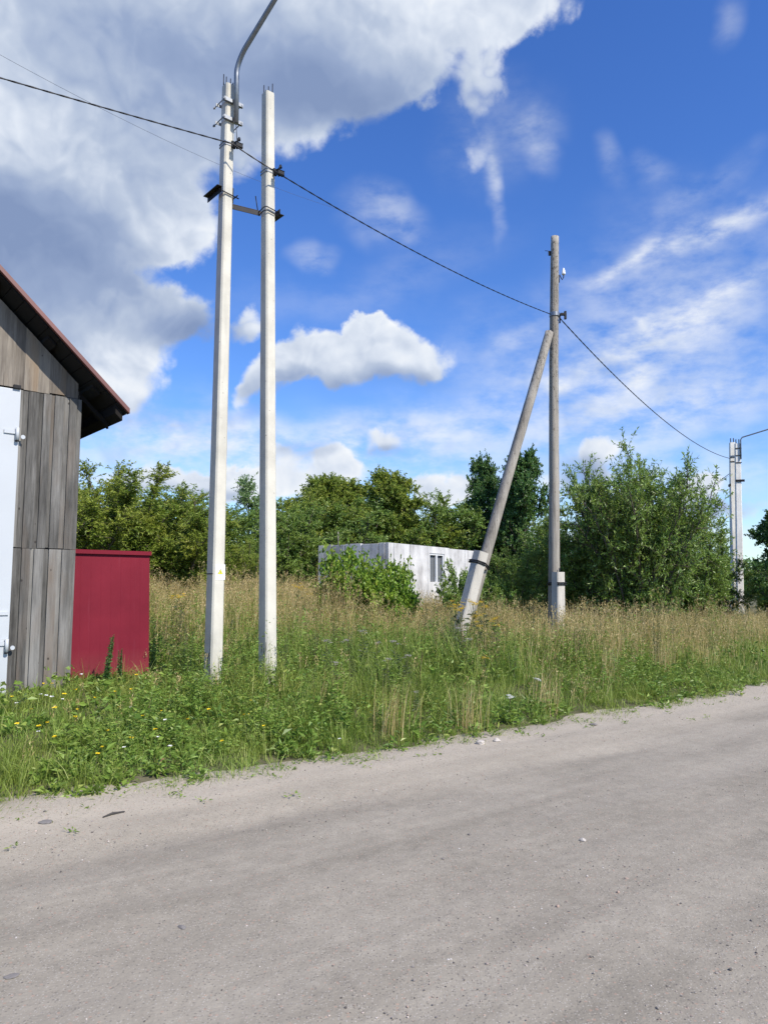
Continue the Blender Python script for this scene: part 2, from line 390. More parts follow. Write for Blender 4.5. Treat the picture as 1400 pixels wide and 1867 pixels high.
def m_road():
    m, nt, b = mat('dirt_road')
    tcn = nn(nt, 'ShaderNodeTexCoord'); uv = tcn.outputs['UV']; o = tcn.outputs['Object']
    sp = nn(nt, 'ShaderNodeSeparateXYZ'); nt.links.new(uv, sp.inputs[0])       # u along the road, v distance from its edge (m)
    streak = tex_noise(nt, uv, 1.0, 6, .62, (.13, 1.9, 1)); patch = tex_noise(nt, o, .9, 5, .6); fine = tex_noise(nt, o, 55, 5, .7); mid = tex_noise(nt, o, 9, 5, .65)
    c = ramp(nt, mth(nt, 'ADD', mth(nt, 'MULTIPLY', streak, .6), mth(nt, 'MULTIPLY', patch, .4)),
             [(.37, (.215, .193, .150)), (.5, (.308, .275, .218)), (.60, (.385, .345, .275))])
    c = mix(nt, .42, c, ramp(nt, mid, [(.3, (.180, .161, .127)), (.55, (.272, .243, .193)), (.75, (.36, .322, .257))]))
    tr = tex_noise(nt, uv, 1.0, 4, .55, (.05, 1.1, 1), (2, 7, 0))
    c = mix(nt, mth(nt, 'MULTIPLY', mth(nt, 'SUBTRACT', tr, .5, True), 4.0, True), c, mix(nt, .5, c, (.40, .362, .295)))
    # pale loose sand along the margin
    ed = mth(nt, 'ADD', sp.outputs[1], mth(nt, 'MULTIPLY', mth(nt, 'SUBTRACT', tex_noise(nt, uv, 1.1, 5, .6, (.6, 1.4, 1), (5, 2, 0)), .5), 1.3))
    sand = ramp(nt, mth(nt, 'ADD', mth(nt, 'MULTIPLY', ed, .5), .72, True), [(0.0, (0, 0, 0)), (.55, (1, 1, 1))])
    c = mix(nt, mth(nt, 'MULTIPLY', sand, .55), c, (.50, .438, .345))
    soil = ramp(nt, mth(nt, 'ADD', mth(nt, 'MULTIPLY', ed, 1.2), .5, True), [(.55, (0, 0, 0)), (.95, (1, 1, 1))])
    c = mix(nt, mth(nt, 'MULTIPLY', soil, .35), c, (.22, .195, .16))
    def specks(scale, thr, col, amt, c, rnd=.5):
        v = nn(nt, 'ShaderNodeTexVoronoi'); v.inputs['Scale'].default_value = scale; nt.links.new(o, v.inputs['Vector'])
        s = mth(nt, 'LESS_THAN', v.outputs['Distance'], thr)
        spc = nn(nt, 'ShaderNodeSeparateColor'); nt.links.new(v.outputs['Color'], spc.inputs[0])
        k = mth(nt, 'MULTIPLY', s, mth(nt, 'GREATER_THAN', spc.outputs[0], rnd))
        return mix(nt, mth(nt, 'MULTIPLY', k, amt), c, col), s
    c, s1 = specks(70, .33, (.15, .135, .115), .5, c, .66)
    c, s2 = specks(95, .34, (.53, .49, .43), .45, c, .72)
    c, s3 = specks(38, .25, (.42, .27, .20), .5, c, .72)
    c = mix(nt, .30, c, mix(nt, fine, (.36, .36, .36), (.64, .64, .64)), 'OVERLAY')
    nt.links.new(c, b.inputs['Base Color']); b.inputs['Roughness'].default_value = .95; b.inputs['Specular IOR Level'].default_value = .15
    h = mth(nt, 'ADD', mth(nt, 'MULTIPLY', fine, .5), mth(nt, 'ADD', mth(nt, 'MULTIPLY', mid, .9), mth(nt, 'ADD', mth(nt, 'MULTIPLY', s1, .2), mth(nt, 'MULTIPLY', s2, .3))))
    bump(nt, b, h, .55, .016)
    return m
def m_soil():
    m, nt, b = mat('soil'); o = objco(nt)
    c = ramp(nt, tex_noise(nt, o, 2.5, 6, .65), [(.3, (.06, .055, .03)), (.5, (.10, .09, .05)), (.7, (.17, .145, .10))])
    f = tex_noise(nt, o, .12, 4, .6)
    c = mix(nt, mth(nt, 'MULTIPLY', f, .5), c, (.10, .115, .04))
    nt.links.new(c, b.inputs['Base Color']); b.inputs['Roughness'].default_value = 1
    bump(nt, b, tex_noise(nt, o, 30, 5, .7), .6, .03)
    return m

MAT = dict(
    concrete=m_concrete('pole_concrete', (.60, .572, .487), 2.0), concrete_b=m_concrete('pole_concrete_scuffed', (.60, .572, .487), 6.0),
    stub=m_concrete('stub_concrete', (.55, .515, .45), .0), far_conc=m_concrete('far_concrete_sun_lift', (.82, .79, .715)),  # far poles' concrete is lightened, so its colour makes up for weaker sun
    planks=m_planks('grey_planks', [(.32, (.045, .043, .039)), (.48, (.120, .115, .106)), (.66, (.235, .227, .210))], (.15, .115, .085)),
    gable=m_planks('brown_planks', [(.32, (.065, .054, .045)), (.48, (.145, .125, .103)), (.66, (.26, .23, .19))], (.24, .16, .09)),
    soffit=plain('shade_darkened_soffit', (.010, .008, .007), .9, 0, .3, 8),  # brown boards coloured near black: the shade under the eaves is in the colour
    roof=plain('maroon_metal', (.16, .062, .05), .45, 0, .2, 3, .5),
    white=plain('white_paint', (.47, .495, .515), .5, 0, .06, 1.2, .4),
    darkwood=plain('dark_joint', (.03, .027, .024), .9),
    galv=plain('galvanised_steel', (.23, .245, .26), .45, .7, .18, 18, .5), blacksteel=plain('black_steel', (.014, .014, .015), .55, .2, .3, 14),
    rebar=plain('rebar', (.035, .04, .055), .6, .4), cable=plain('cable_black', (.008, .009, .013), .45), thinwire=plain('thin_wire', (.12, .13, .16), .5, .3),
    strap=plain('strap_steel', (.045, .042, .04), .5, .5), porcelain=plain('porcelain', (.82, .83, .84), .2, 0, .03, 4, .5),
    polewood=m_pole_wood(), road=m_road(), soil=m_soil(),
    sticker=plain('sticker_white', (.82, .82, .84), .4, 0, .03), yellow=plain('sign_yellow', (.75, .72, .08), .4, 0, .05), ink=plain('sign_ink', (.05, .05, .04), .5), palemark=plain('faded_print', (.52, .52, .56), .5),
    bark=plain('bark', (.095, .08, .062), .9, 0, .4, 14), paleb=plain('pale_bark', (.20, .185, .155), .9, 0, .4, 12),
    stone=plain('pale_stone', (.45, .41, .36), .8, 0, .2, 30), dstone=plain('grey_stone', (.2, .185, .17), .85, 0, .3, 30), brick=plain('brick_red', (.30, .155, .11), .9, 0, .25, 25),
    twig=plain('dead_stick', (.06, .055, .05), .9), glassdark=plain('dark_opening', (.13, .14, .15), .4), frame=plain('window_frame_white', (.62, .64, .65), .6, 0, .1),
)
def m_red():
    m, nt, b = mat('dark_red_sheet'); o = objco(nt)
    n = tex_noise(nt, o, 1.6, 5, .6); s = tex_noise(nt, o, 14, 5, .6, (1, 1, .03)); d = tex_noise(nt, o, 20, 5, .7)
    c = ramp(nt, n, [(.3, (.145, .011, .022)), (.7, (.185, .015, .028))])
    c = mix(nt, mth(nt, 'MULTIPLY', mth(nt, 'SUBTRACT', s, .57, True), 2.2, True), c, (.22, .045, .065))
    sp = nn(nt, 'ShaderNodeSeparateXYZ'); nt.links.new(o, sp.inputs[0])
    low = mth(nt, 'MULTIPLY', mth(nt, 'SUBTRACT', .45, sp.outputs[2], True), 1.3, True)
    c = mix(nt, mth(nt, 'MULTIPLY', low, d), c, (.22, .10, .08))
    nt.links.new(c, b.inputs['Base Color']); b.inputs['Roughness'].default_value = .55; b.inputs['Specular IOR Level'].default_value = .12
    return m
MAT['red'] = m_red()
def m_slab():
    m, nt, b = mat('whitewashed_slab'); o = objco(nt)
    n = tex_noise(nt, o, 1.3, 6, .6); s = tex_noise(nt, o, 3, 6, .65, (1, 1, .25))
    c = ramp(nt, mth(nt, 'ADD', mth(nt, 'MULTIPLY', n, .5), mth(nt, 'MULTIPLY', s, .5)), [(.36, (.30, .29, .285)), (.5, (.55, .55, .545)), (.62, (.70, .70, .69))])
    nt.links.new(c, b.inputs['Base Color']); b.inputs['Roughness'].default_value = .85
    return m
MAT['slab'] = m_slab()

# ------------------------------------------------------------------ terrain and road
_ep = [at_ for at_ in []]
def on_road(px, py):
    d = ray(px, py); s = EYE / -d.z; return d.x * s, d.y * s
_edge_px = [(0, 1478), (120, 1468), (250, 1452), (340, 1440), (480, 1424), (600, 1405), (740, 1380), (900, 1338), (1000, 1322), (1100, 1302), (1250, 1282), (1400, 1262)]
_E = np.array([on_road(*p) for p in _edge_px])
_cf = np.polyfit(_E[:, 0], _E[:, 1], 2)
def edge(x):
    x = np.asarray(x, float); xc = np.clip(x, -3.5, 7.5)
    y = np.polyval(_cf, xc); dy = np.polyval(np.polyder(_cf), xc)
    return y + dy * (x - xc)
SL = .79                            # cosine of the road's angle
def sdist(x, y): return (np.asarray(y, float) - edge(x)) * SL
def height(x, y):
    x = np.asarray(x, float); y = np.asarray(y, float); s = sdist(x, y)
    z = -.07 + .10 * smooth(s, -.35, .5) + .32 * smooth(s, .2, 3.2)
    z = z + (.42 + .34 * (1 - smooth(x, -3.2, -.6))) * smooth(s, 3.6, 11) * (1 - smooth(x, 1.5, 7))
    z = z + smooth(s, 0, 2) * ((fbm(x * .5, y * .5) - .5) * .22 + (fbm(x * 2.1, y * 2.1, 3) - .5) * .12)
    z = z + (fbm(x * 3, y * 3, 3) - .5) * .05 * smooth(s, -.6, .2)
    return z
def hz(x, y): return float(height(x, y))

def build_ground():
    def axis(lo, a, b, hi, fine, n):
        f = np.arange(a, b + 1e-6, fine)
        g = np.geomspace(1, 1 + (hi - b), n)[1:] - 1 + b
        g2 = a - (np.geomspace(1, 1 + (a - lo), n)[1:] - 1)
        return np.concatenate([g2[::-1], f, g])
    xs = axis(-900, -9, 16, 900, .16, 34); ys = axis(-900, 2, 26, 1500, .16, 34)
    X, Y = np.meshgrid(xs, ys); Z = height(X, Y)
    far = smooth(np.hypot(X, Y), 60, 200); Z = Z * (1 - far) + .3 * far
    nx, ny = len(xs), len(ys); i = np.arange(nx * ny).reshape(ny, nx)
    q = np.stack([i[:-1, :-1], i[:-1, 1:], i[1:, 1:], i[1:, :-1]], -1).reshape(-1, 4)
    me = np_mesh('ground', np.stack([X, Y, Z], -1).reshape(-1, 3), quads=q, smooth=True)
    tag(link('ground', me, MAT['soil']), kind='structure')
    # road
    xs = np.concatenate([np.linspace(-70, -9, 30)[:-1], np.arange(-9, 14, .1), np.linspace(14, 90, 36)])
    ss = np.concatenate([np.linspace(-12, -6, 20)[:-1], np.arange(-6, .9, .08)])
    Xe, S = np.meshgrid(xs, ss); ye = edge(Xe)
    dx = .1; t = np.stack([np.full_like(Xe, 2 * dx), edge(Xe + dx) - edge(Xe - dx)], -1); t /= np.linalg.norm(t, axis=-1, keepdims=True)
    X = Xe - t[..., 1] * S; Y = ye + t[..., 0] * S
    Z = (fbm(Xe * .25, S * 1.7) - .5) * .05 + (fbm(X * 1.2, Y * 1.2) - .5) * .03 + .035 * smooth(S, -.9, .1) - .012
    Z = Z - .02 * np.exp(-((S + 1.05 + .8 * (fbm(Xe * .5, S * 0 + 3) - .5)) / .16) ** 2) * smooth(fbm(Xe * .8, S * 0 + 8), .4, .65)
    nx, ny = len(xs), len(ss); i = np.arange(nx * ny).reshape(ny, nx)
    q = np.stack([i[:-1, :-1], i[:-1, 1:], i[1:, 1:], i[1:, :-1]], -1).reshape(-1, 4)
    me = np_mesh('road', np.stack([X, Y, Z], -1).reshape(-1, 3), quads=q, smooth=True, uv=np.stack([Xe * 1.26, S], -1).reshape(-1, 2))
    tag(link('road', me, MAT['road']), kind='structure')
build_ground()

# ------------------------------------------------------------------ barn
D = Vector((.76, .65, 0)).normalized(); NRM = Vector((.65, -.76, 0)).normalized(); UP = Vector((0, 0, 1))
def build_barn():
    c = at(128, 1240, 9.2); c.z = 0
    g = hz(c.x, c.y) - .1
    root = empty('barn', (c.x, c.y, g)); root.rotation_euler = (0, 0, math.atan2(D.y, D.x))
    tag(root, 'weathered grey plank barn with maroon gable roof and white metal door', 'barn')
    # local frame: x along the facade (corner at 0, barn to -x), y away from the road, z up (0 = ground)
    def Z(w): return w - g
    Ltop, Lmid, eave, WID, DEP = Z(3.96), Z(2.06), Z(3.96), 6.4, 8.0
    slope = .92; ridge_x = -WID / 2
    def ceil(x): return Z(3.80) + slope * ((.5 - x) if x > ridge_x else (.5 + WID + x)) - .16
    # lower boards: two rows of unequal planks, alternate ones lying proud
    def row(mb, z0f, z1f, x0, x1, rs, wmin=.064, wmax=.094, proud=.022):
        r_ = random.Random(rs); x = x1; k = 0
        while x > x0 + .02:
            w = r_.uniform(wmin, wmax); xa = max(x - w, x0)
            pr = proud if k % 2 else 0
            t = .024
            y0 = -pr - t - r_.uniform(0, .003); y1 = -pr
            gp = r_.uniform(.001, .005) if not k % 2 else -.012
            a, b_ = xa + gp, x - gp
            za, zb = z0f(a) + r_.uniform(-.01, .01), z1f
            vs_ = [(a, y0, za), (b_, y0, za), (b_, y1, za), (a, y1, za), (a, y0, zb(a)), (b_, y0, zb(b_)), (b_, y1, zb(b_)), (a, y1, zb(a))]
            mb.add(vs_, [(0, 3, 2, 1), (4, 5, 6, 7), (0, 1, 5, 4), (1, 2, 6, 5), (2, 3, 7, 6), (3, 0, 4, 7)])
            x = xa; k += 1
    low = MB()
    door_x1, door_x0 = -.735, -3.3
    row(low, lambda x: -.15, lambda x: Lmid - .006, door_x1 - .05, 0.0, 11)
    row(low, lambda x: Lmid + .006, lambda x: Ltop - .008, door_x1 - .05, 0.0, 12)
    low.build('front_wall', MAT['planks'], root)
    low = MB(); row(low, lambda x: -.15, lambda x: Ltop - .01, -WID, door_x0 + .02, 14); low.build('front_wall', MAT['planks'], root)
    side = MB()
    side.box((-.012 - .03, DEP / 2, eave / 2), (.012, 0, 0), (0, DEP / 2 - .01, 0), (0, 0, eave / 2 + .1))
    side.box((-WID + .03, DEP / 2, eave / 2), (.012, 0, 0), (0, DEP / 2 - .01, 0), (0, 0, eave / 2 + .1))
    side.box((-WID / 2, DEP - .02, eave / 2), (WID / 2 - .06, 0, 0), (0, .012, 0), (0, 0, eave / 2 + .1))
    side.build('side_wall', MAT['planks'], root)
    gb = MB(); row(gb, lambda x: Ltop + .008, lambda x: ceil(x), -WID, -.05, 15, .12, .17, .006)
    gb.build('gable_wall', MAT['gable'], root)
    sb = MB(); sb.box((-WID / 2, .012, Ltop), (WID / 2 - .02, 0, 0), (0, .010, 0), (0, 0, .05)); sb.build('gable_board', MAT['darkwood'], root)
    # roof: boarded underside, purlins, metal sheet with rolled verge
    OV = .40; EO = .45
    for sgn in (1, -1):
        def P(u, y, dz):                      # u: distance outward from the ridge along the slope in plan
            x = ridge_x + sgn * u; return Vector((x, y, Z(3.80) + slope * (WID / 2 + .5 - u) + dz))
        um = WID / 2 + EO
        def slab(mb, u0, u1, y0, y1, d0, d1):
            vs_ = [P(u0, y0, d0), P(u1, y0, d0), P(u1, y1, d0), P(u0, y1, d0), P(u0, y0, d1), P(u1, y0, d1), P(u1, y1, d1), P(u0, y1, d1)]
            mb.add(vs_, [(0, 3, 2, 1), (4, 5, 6, 7), (0, 1, 5, 4), (1, 2, 6, 5), (2, 3, 7, 6), (3, 0, 4, 7)])
        sh = MB(); slab(sh, 0, um, -OV, DEP + .4, -.03, 0)
        yy = -OV + .18
        while yy < DEP + .3:
            slab(sh, .02, um, yy, yy + .03, .001, .022); yy += .35
        slab(sh, 0, um + .012, -OV - .018, -OV + .07, -.055, .008)
        if sgn > 0: shp = sh.build('roof', MAT['roof'], root)
        else: shp = sh.build('roof', MAT['roof'], root)
        bd = MB(); u = .0; r_ = random.Random(5)
        while u < um - .12:
            slab(bd, u + .004, u + .135, -OV + .03, DEP + .35, -.085 + r_.uniform(-.004, .004), -.035); u += .14
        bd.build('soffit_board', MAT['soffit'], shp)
        pu = MB()
        for u in (.12, .75, 1.4, 2.05, 2.7, 3.25, um - .14):
            slab(pu, u, u + .09, -OV + (.06 if u > 3.4 else .16), DEP + .3, -.20 if u > 3.4 else -.13, -.09)
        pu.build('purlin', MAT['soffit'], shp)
        rf = MB(); slab(rf, .1, um - .08, .05, .11, -.27, -.20)
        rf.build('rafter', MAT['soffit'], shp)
    # door leaf with frame angle and two barrel hinges
    dr = MB(); yz = -.075
    dr.box(((door_x0 + door_x1) / 2, yz, (Ltop + .02 - .05) / 2 + .02), ((door_x1 - door_x0) / 2, 0, 0), (0, .022, 0), (0, 0, (Ltop - .05) / 2), .006)
    do = dr.build('door', MAT['white'], root)
    fr = MB(); fr.box(((door_x0 + door_x1) / 2, yz - .03, 1.0), ((door_x1 - door_x0) / 2 - .02, 0, 0), (0, .008, 0), (0, 0, .02)); 
    fr.box(((door_x0 + door_x1) / 2, yz - .026, Ltop / 2), (.014, 0, 0), (0, .006, 0), (0, 0, Ltop / 2 - .08)); fr.build('door_seam', MAT['white'], do)
    for hzv in (Z(3.40), Z(.93)):
        h = MB(); x = door_x1 + .005
        h.tube([(x - .03, yz - .05, hzv - .075), (x - .03, yz - .05, hzv + .075)], .021, 10)
        h.box((x - .10, yz - .032, hzv + .02), (.07, 0, 0), (0, .006, 0), (0, 0, .022))
        h.tube([(x + .035, yz - .035, hzv - .03), (x + .035, yz - .048, hzv - .03)], .025, 14)
        ho = h.build('hinge', MAT['white'], do)
        p = MB(); p.tube([(x - .03, yz - .05, hzv - .092), (x - .03, yz - .05, hzv - .076)], .022, 10); p.build('hinge_pin', MAT['blacksteel'], ho)
    bl = MB(); bl.box((door_x1 - .05, -.11, Ltop + .005), (.04, 0, 0), (0, .02, 0), (0, 0, .022), .004); bl.build('door_stop', MAT['blacksteel'], root)
    return root
build_barn()

def build_red_panel():
    a = at(126, 1240, 9.36); g = hz(a.x, a.y) - .05
    root = empty('sheet_panel', (a.x, a.y, g), math.atan2(D.y, D.x))
    tag(root, 'dark red ribbed metal sheet panel standing beside the barn corner', 'metal panel')
    Wd, H = 1.03, 2.06 - g
    n = 0; xs = []
    prof = []
    x = 0
    while x < Wd - .001:                       # shallow trapezoid ribs
        prof += [(x, 0), (x + .116, 0), (x + .119, .0014), (x + .127, .0014)]; x += .13
    prof = [p for p in prof if p[0] < Wd] + [(Wd, 0)]
    mb = MB(); lean = .10
    vs_ = [(p[0], -p[1], 0) for p in prof] + [(p[0], -p[1] + lean, H) for p in prof]
    m = len(prof); mb.add(vs_, [(i, i + 1, m + i + 1, m + i) for i in range(m - 1)])
    vs_ = [(p[0], -p[1] + .004, 0) for p in prof] + [(p[0], -p[1] + lean + .004, H) for p in prof]
    mb.add(vs_, [(i, m + i, m + i + 1, i + 1) for i in range(m - 1)])
    mb.build('sheet', MAT['red'], root)
    cp = MB(); cp.box((Wd / 2, lean + .02, H + .012), (Wd / 2 + .012, 0, 0), (0, .055, 0), (0, 0, .006)); cp.box((Wd / 2, lean - .037, H - .008), (Wd / 2 + .012, 0, 0), (0, .0035, 0), (0, 0, .026))
    cp.build('cap_flashing', MAT['red'], root)
    for x in (.05, Wd - .05):
        po = MB(); po.box((x, .145, H / 2), (.03, 0, 0), (0, .025, 0), (0, lean * .0, H / 2 - .005)); po.build('post', MAT['darkwood'], root)
    for z in (.4, H - .25):
        po = MB(); po.box((Wd / 2, .145, z), (Wd / 2 - .085, 0, 0), (0, .014, 0), (0, 0, .03)); po.build('rail', MAT['darkwood'], root)
    ed = MB(); ed.box((-.004, .06, H / 2), (.004, 0, 0), (0, .05, 0), (0, 0, H / 2 - .03)); ed.build('side_flange', MAT['red'], root)
build_red_panel()

# ------------------------------------------------------------------ concrete poles
def rect_ring(c, wx, wy, ax, ay, ch=.02):
    pts = []
    for sx, sy in ((1, 1), (-1, 1), (-1, -1), (1, -1)):
        a = (sx * (wx - ch), sy * wy); b_ = (sx * wx, sy * (wy - ch))
        seq = (b_, a) if sx * sy > 0 else (a, b_)
        for p in seq: pts.append(c + ax * p[0] + ay * p[1])
    return pts
def pole_shaft(b0, t0, w0, w1, ax, ay, name, mt, parent, ch=.02, n=14):
    mb = MB(); rings = []
    for i in range(n + 1):
        f = i / n; c = b0.lerp(t0, f); k = (w0[0] * (1 - f) + w1[0] * f) / 2; k2 = (w0[1] * (1 - f) + w1[1] * f) / 2
        rings.append(rect_ring(c, k, k2, ax, ay, ch))
    mb.loft(rings); return mb.build(name, mt, parent)
def bar(mb, p, q, hw, hh, side=None):
    p, q = Vector(p), Vector(q); t = (q - p); l = t.length; t.normalize()
    s = side.normalized() if side is not None else t.cross(UP).normalized()
    s = (s - t * s.dot(t)).normalized(); u = t.cross(s)
    mb.box((p + q) / 2, t * l / 2, s * hw, u * hh)
ax1 = D.copy(); ay1 = NRM * 1.0       # the wide face looks at the road (NRM)
POLES = {}
def concrete_pole(label, pxb, pyb, pxt, pyt, Y, w0, w1, mt, rods, scuff=False):
    b0 = at(pxb, pyb, Y); t0 = at(pxt, pyt, Y + .02)
    g = hz(b0.x, b0.y); k = (t0 - b0) / (t0.z - b0.z); b0 = b0 + k * (g - .25 - b0.z)
    root = empty('concrete_pole', (b0.x, b0.y, g)); tag(root, label, 'utility pole')
    o = Vector((b0.x, b0.y, g)); b1, t1 = b0 - o, t0 - o
    pole_shaft(b1, t1, w0, w1, ax1, ay1, 'shaft', mt, root)
    for (dx, dy, h) in rods:
        mb = MB(); p = t1 + ax1 * dx + ay1 * dy; mb.tube([p - UP * .05, p + UP * h], .0075, 6); mb.build('rebar', MAT['rebar'], root)
    fn = lambda z: (b1 + (t1 - b1) * ((z - o.z - b1.z) / (t1.z - b1.z)))      # centre of the shaft (local) at world height z
    return root, o, fn
W0, W1 = (.168, .205), (.130, .150)
pA, oA, fA = concrete_pole('pale concrete pole nearest the red panel carrying a lamp arm', 388, 1248, 417, 158, 9.3, W0, W1, MAT['concrete'],
                           [(-.05, .03, .10), (.05, .03, .06), (-.055, -.035, .17), (.05, -.04, .16)])
pB, oB, fB = concrete_pole('plain pale concrete pole with scuffed foot and no lamp arm', 488, 1240, 489, 172, 9.5, W0, W1, MAT['concrete_b'],
                           [(-.055, .03, .02), (.05, .03, .16), (-.045, -.035, .13), (.03, -.04, .15)])
def zpx(py, Y): return at(700, py, Y).z

def pole_hardware():
    # lamp arm of pole A
    zt = zpx(158, 9.3)
    def L(px, py, Y): return at(px, py, Y) - oA
    def face(z, out=.0): return fA(z) + NRM * (.065 + out)
    z0, z1 = zpx(222, 9.2), zpx(132, 9.2)
    arm = MB()
    base = face(z0, .085) + D * .045; top = face(z1, .085) + D * .035
    def lz(z): return z - oA.z
    tip = at(508, -12, 8.75) - oA
    bend = top + UP * .06
    pts = [base, top]
    d0 = (top - base).normalized(); d1 = (tip - bend).normalized()
    for i in range(1, 7):
        f = i / 7; pts.append(top + d0 * .30 * f * (1 - f * .5) + d1 * .30 * f * f * .9)
    pts.append(tip); pts.append(tip + d1 * .75)
    arm.tube(pts, [.034, .034] + [.034] * 6 + [.032, .032], 12)
    a = arm.build('lamp_arm', MAT['galv'], pA)
    hd = MB(); q = tip + d1 * .75; sdv = d1.cross(UP).normalized(); hu = sdv.cross(d1)
    rings = []
    for f, w_, h_ in ((0, .04, .035), (.12, .09, .05), (.45, .12, .06), (.62, .08, .04), (.68, .03, .02)):
        cpt = q + d1 * f; rings.append([cpt + sdv * w_ * math.cos(t) + hu * h_ * math.sin(t) for t in [k * math.pi / 6 for k in range(12)]])
    hd.loft(rings, True); hd.build('lamp_head', MAT['galv'], pA)
    cb = MB(); cb.tube([base - UP * .02, base + D * .01 - UP * .13, base - UP * .24 + D * .02], .005, 5); cb.build('lamp_lead', MAT['cable'], a)
    for py in (181, 214):
        z = zpx(py, 9.2); c = fA(z)
        ch = MB()
        for s in (0, 1): bar(ch, c + NRM * (.082 + .03 * s) - D * .115, c + NRM * (.082 + .03 * s) + D * .165, .004, .024, NRM)
        bar(ch, c + NRM * .097 - D * .115 - UP * .021, c + NRM * .097 + D * .165 - UP * .021, .018, .003, NRM)
        co = ch.build('crossbar', MAT['galv'], pA)
        bk = MB(); bar(bk, c - NRM * .092 - D * .13, c - NRM * .092 + D * .165, .004, .02, NRM)
        bk.build('clamp_plate', MAT['galv'], co)
        for sd in (-.107, .145):
            bo = MB(); e = c + D * sd
            bo.tube([e + NRM * .122, e - NRM * .20], .0075, 6); bo.tube([e + NRM * .108, e + NRM * .122], .015, 6); bo.tube([e - NRM * .165, e - NRM * .18], .017, 6)
            bo.build('bolt', MAT['galv'], co)
    # cable clamps with steel straps
    for (root, o, fn, py, Y, off) in ((pA, oA, fA, 258, 9.2, .045), (pB, oB, fB, 308, 9.4, .05)):
        z = zpx(py, Y); c = fn(z)
        st = MB()
        for dz in (-.02, .02):
            ring = rect_ring(c + UP * dz,   .0745, .0845, D, NRM, .012); st2 = rect_ring(c + UP * (dz + .014),   .0745, .0845, D, NRM, .012)
            st.loft([ring, st2])
        st.build('steel_strap', MAT['galv'], root)
        hk = MB(); p = c + NRM * .092 + D * off
        hk.box(p + UP * .0, D * .024, NRM * .012, UP * .045, .004); hk.tube([p, p + NRM * .10 - UP * .01, p + NRM * .13 + UP * .03], .012, 8)
        hk.box(p + NRM * .10 - UP * .045 + D * .02, D * .048, NRM * .022, UP * .028, .008); hk.tube([p + NRM * .10 - UP * .01, p + NRM * .10 - UP * .10], .014, 8)
        hk.tube([p + NRM * .1 + UP * .03 + D * .03, p + NRM * .06 + UP * .085 + D * .05], .018, 8)
        hk.build('cable_clamp', MAT['blacksteel'], root)
    # brace bars between the poles
    zA, zB = zpx(352, 9.25), zpx(383, 9.45)
    cA, cB = fA(zA), fB(zB)
    br = MB(); p = cA - D * .125 - NRM * .26; q = cA - D * .125 + NRM * .13
    bar(br, p, q, .004, .035, D); bar(br, p + UP * .033 - D * .03, q + UP * .033 - D * .03, .035, .004, D); br.build('angle_bar', MAT['blacksteel'], pA)
    rd = MB(); rd.tube([cA - D * .15 + NRM * .098, cA + D * .14 + NRM * .098 - UP * .035], .0085, 6); rd.tube([cA + D * .118 - NRM * .1, cA + D * .118 + NRM * .11], .0085, 6)
    rd.tube([cA + D * .125 - NRM * .03 - UP * .05, cA + D * .125 - NRM * .03 + UP * .16], .008, 6); rd.build('tie_rod', MAT['blacksteel'], pA)
    wv = (oB + cB) - oA
    sp = MB(); bar(sp, cA + D * .10 - UP * .10 - NRM * .03, wv - D * .09 - UP * .035 - NRM * .03, .004, .036, NRM); bar(sp, cA + D * .10 - UP * .066 - NRM * .05, wv - D * .09 - UP * .001 - NRM * .05, .02, .004, NRM)
    sp.build('spacer_bar', MAT['strap'], pA)
    br = MB(); p = cB + D * .108 - NRM * .12; q = cB + D * .108 + NRM * .13
    bar(br, p, q, .004, .035, D); bar(br, p - UP * .033 + D * .03, q - UP * .033 + D * .03, .035, .004, D); br.build('angle_bar', MAT['blacksteel'], pB)
    for dz in (0, -.05):
        rd = MB(); rd.tube([cB - D * .12 - NRM * .04 + UP * (dz - .02), cB - D * .108 + NRM * .07 + UP * (dz + .012), cB - D * .08 + NRM * .100 + UP * (dz + .02), cB + D * .13 + NRM * .100 + UP * (dz - .01)], .007, 6)
        rd.build('tie_rod', MAT['blacksteel'], pB)
    rd = MB(); rd.tube([cB - D * .115 - NRM * .06 - UP * .03, cB - D * .16 - NRM * .06 + UP * .20], .007, 6); rd.build('bolt', MAT['blacksteel'], pB)
    # warning sticker low on pole A
    z = zpx(1043, 9.2); c = fA(z); fz = (z - (oA.z - .25)) / 8.0; k = (.205 * (1 - fz) + .150 * fz) / 2
    f0 = c + NRM * (k + .0025) + D * .012
    s = MB(); s.box(f0, D * .066, NRM * .0015, UP * .095); so_ = s.build('warning_sticker', MAT['sticker'], pA)
    def tri(r_, mt, d, nm, par):
        mb = MB(); pts = [f0 + D * (r_ * math.cos(t)) + UP * (r_ * math.sin(t) - .004) for t in (R(90), R(210), R(330))]
        mb.loft([[p + NRM * (.0015) for p in pts], [p + NRM * d for p in pts]]); return mb.build(nm, mt, par)
    tri(.046, MAT['ink'], .0030, 'triangle_border', so_); tri(.037, MAT['yellow'], .0042, 'warning_triangle', so_)
    lb = MB(); zz = [(.004, .026), (-.008, .002), (.000, .004), (-.004, -.018), (.010, .008), (.002, .006)]
    lb.loft([[f0 + D * a + UP * (b_ - .006) + NRM * .0042 for a, b_ in zz], [f0 + D * a + UP * (b_ - .006) + NRM * .0052 for a, b_ in zz]]); lb.build('bolt_symbol', MAT['ink'], so_)
    for (a, b_, hw) in ((-.034, .075, .010), (.022, .074, .028), (.026, .060, .022), (-.018, .060, .012), (.0, -.062, .034)):
        pm = MB(); pm.box(f0 + D * a + UP * b_ + NRM * .0018, D * hw, NRM * .0008, UP * .0035); pm.build('printed_line', MAT['palemark'], so_)
    nl = MB(); cc = fA(zpx(1046, 9.2)); nl.tube([cc - D * .086 + NRM * .09, cc - D * .086 - NRM * .09], .006, 5); nl.build('wire_band', MAT['strap'], pA)
pole_hardware()

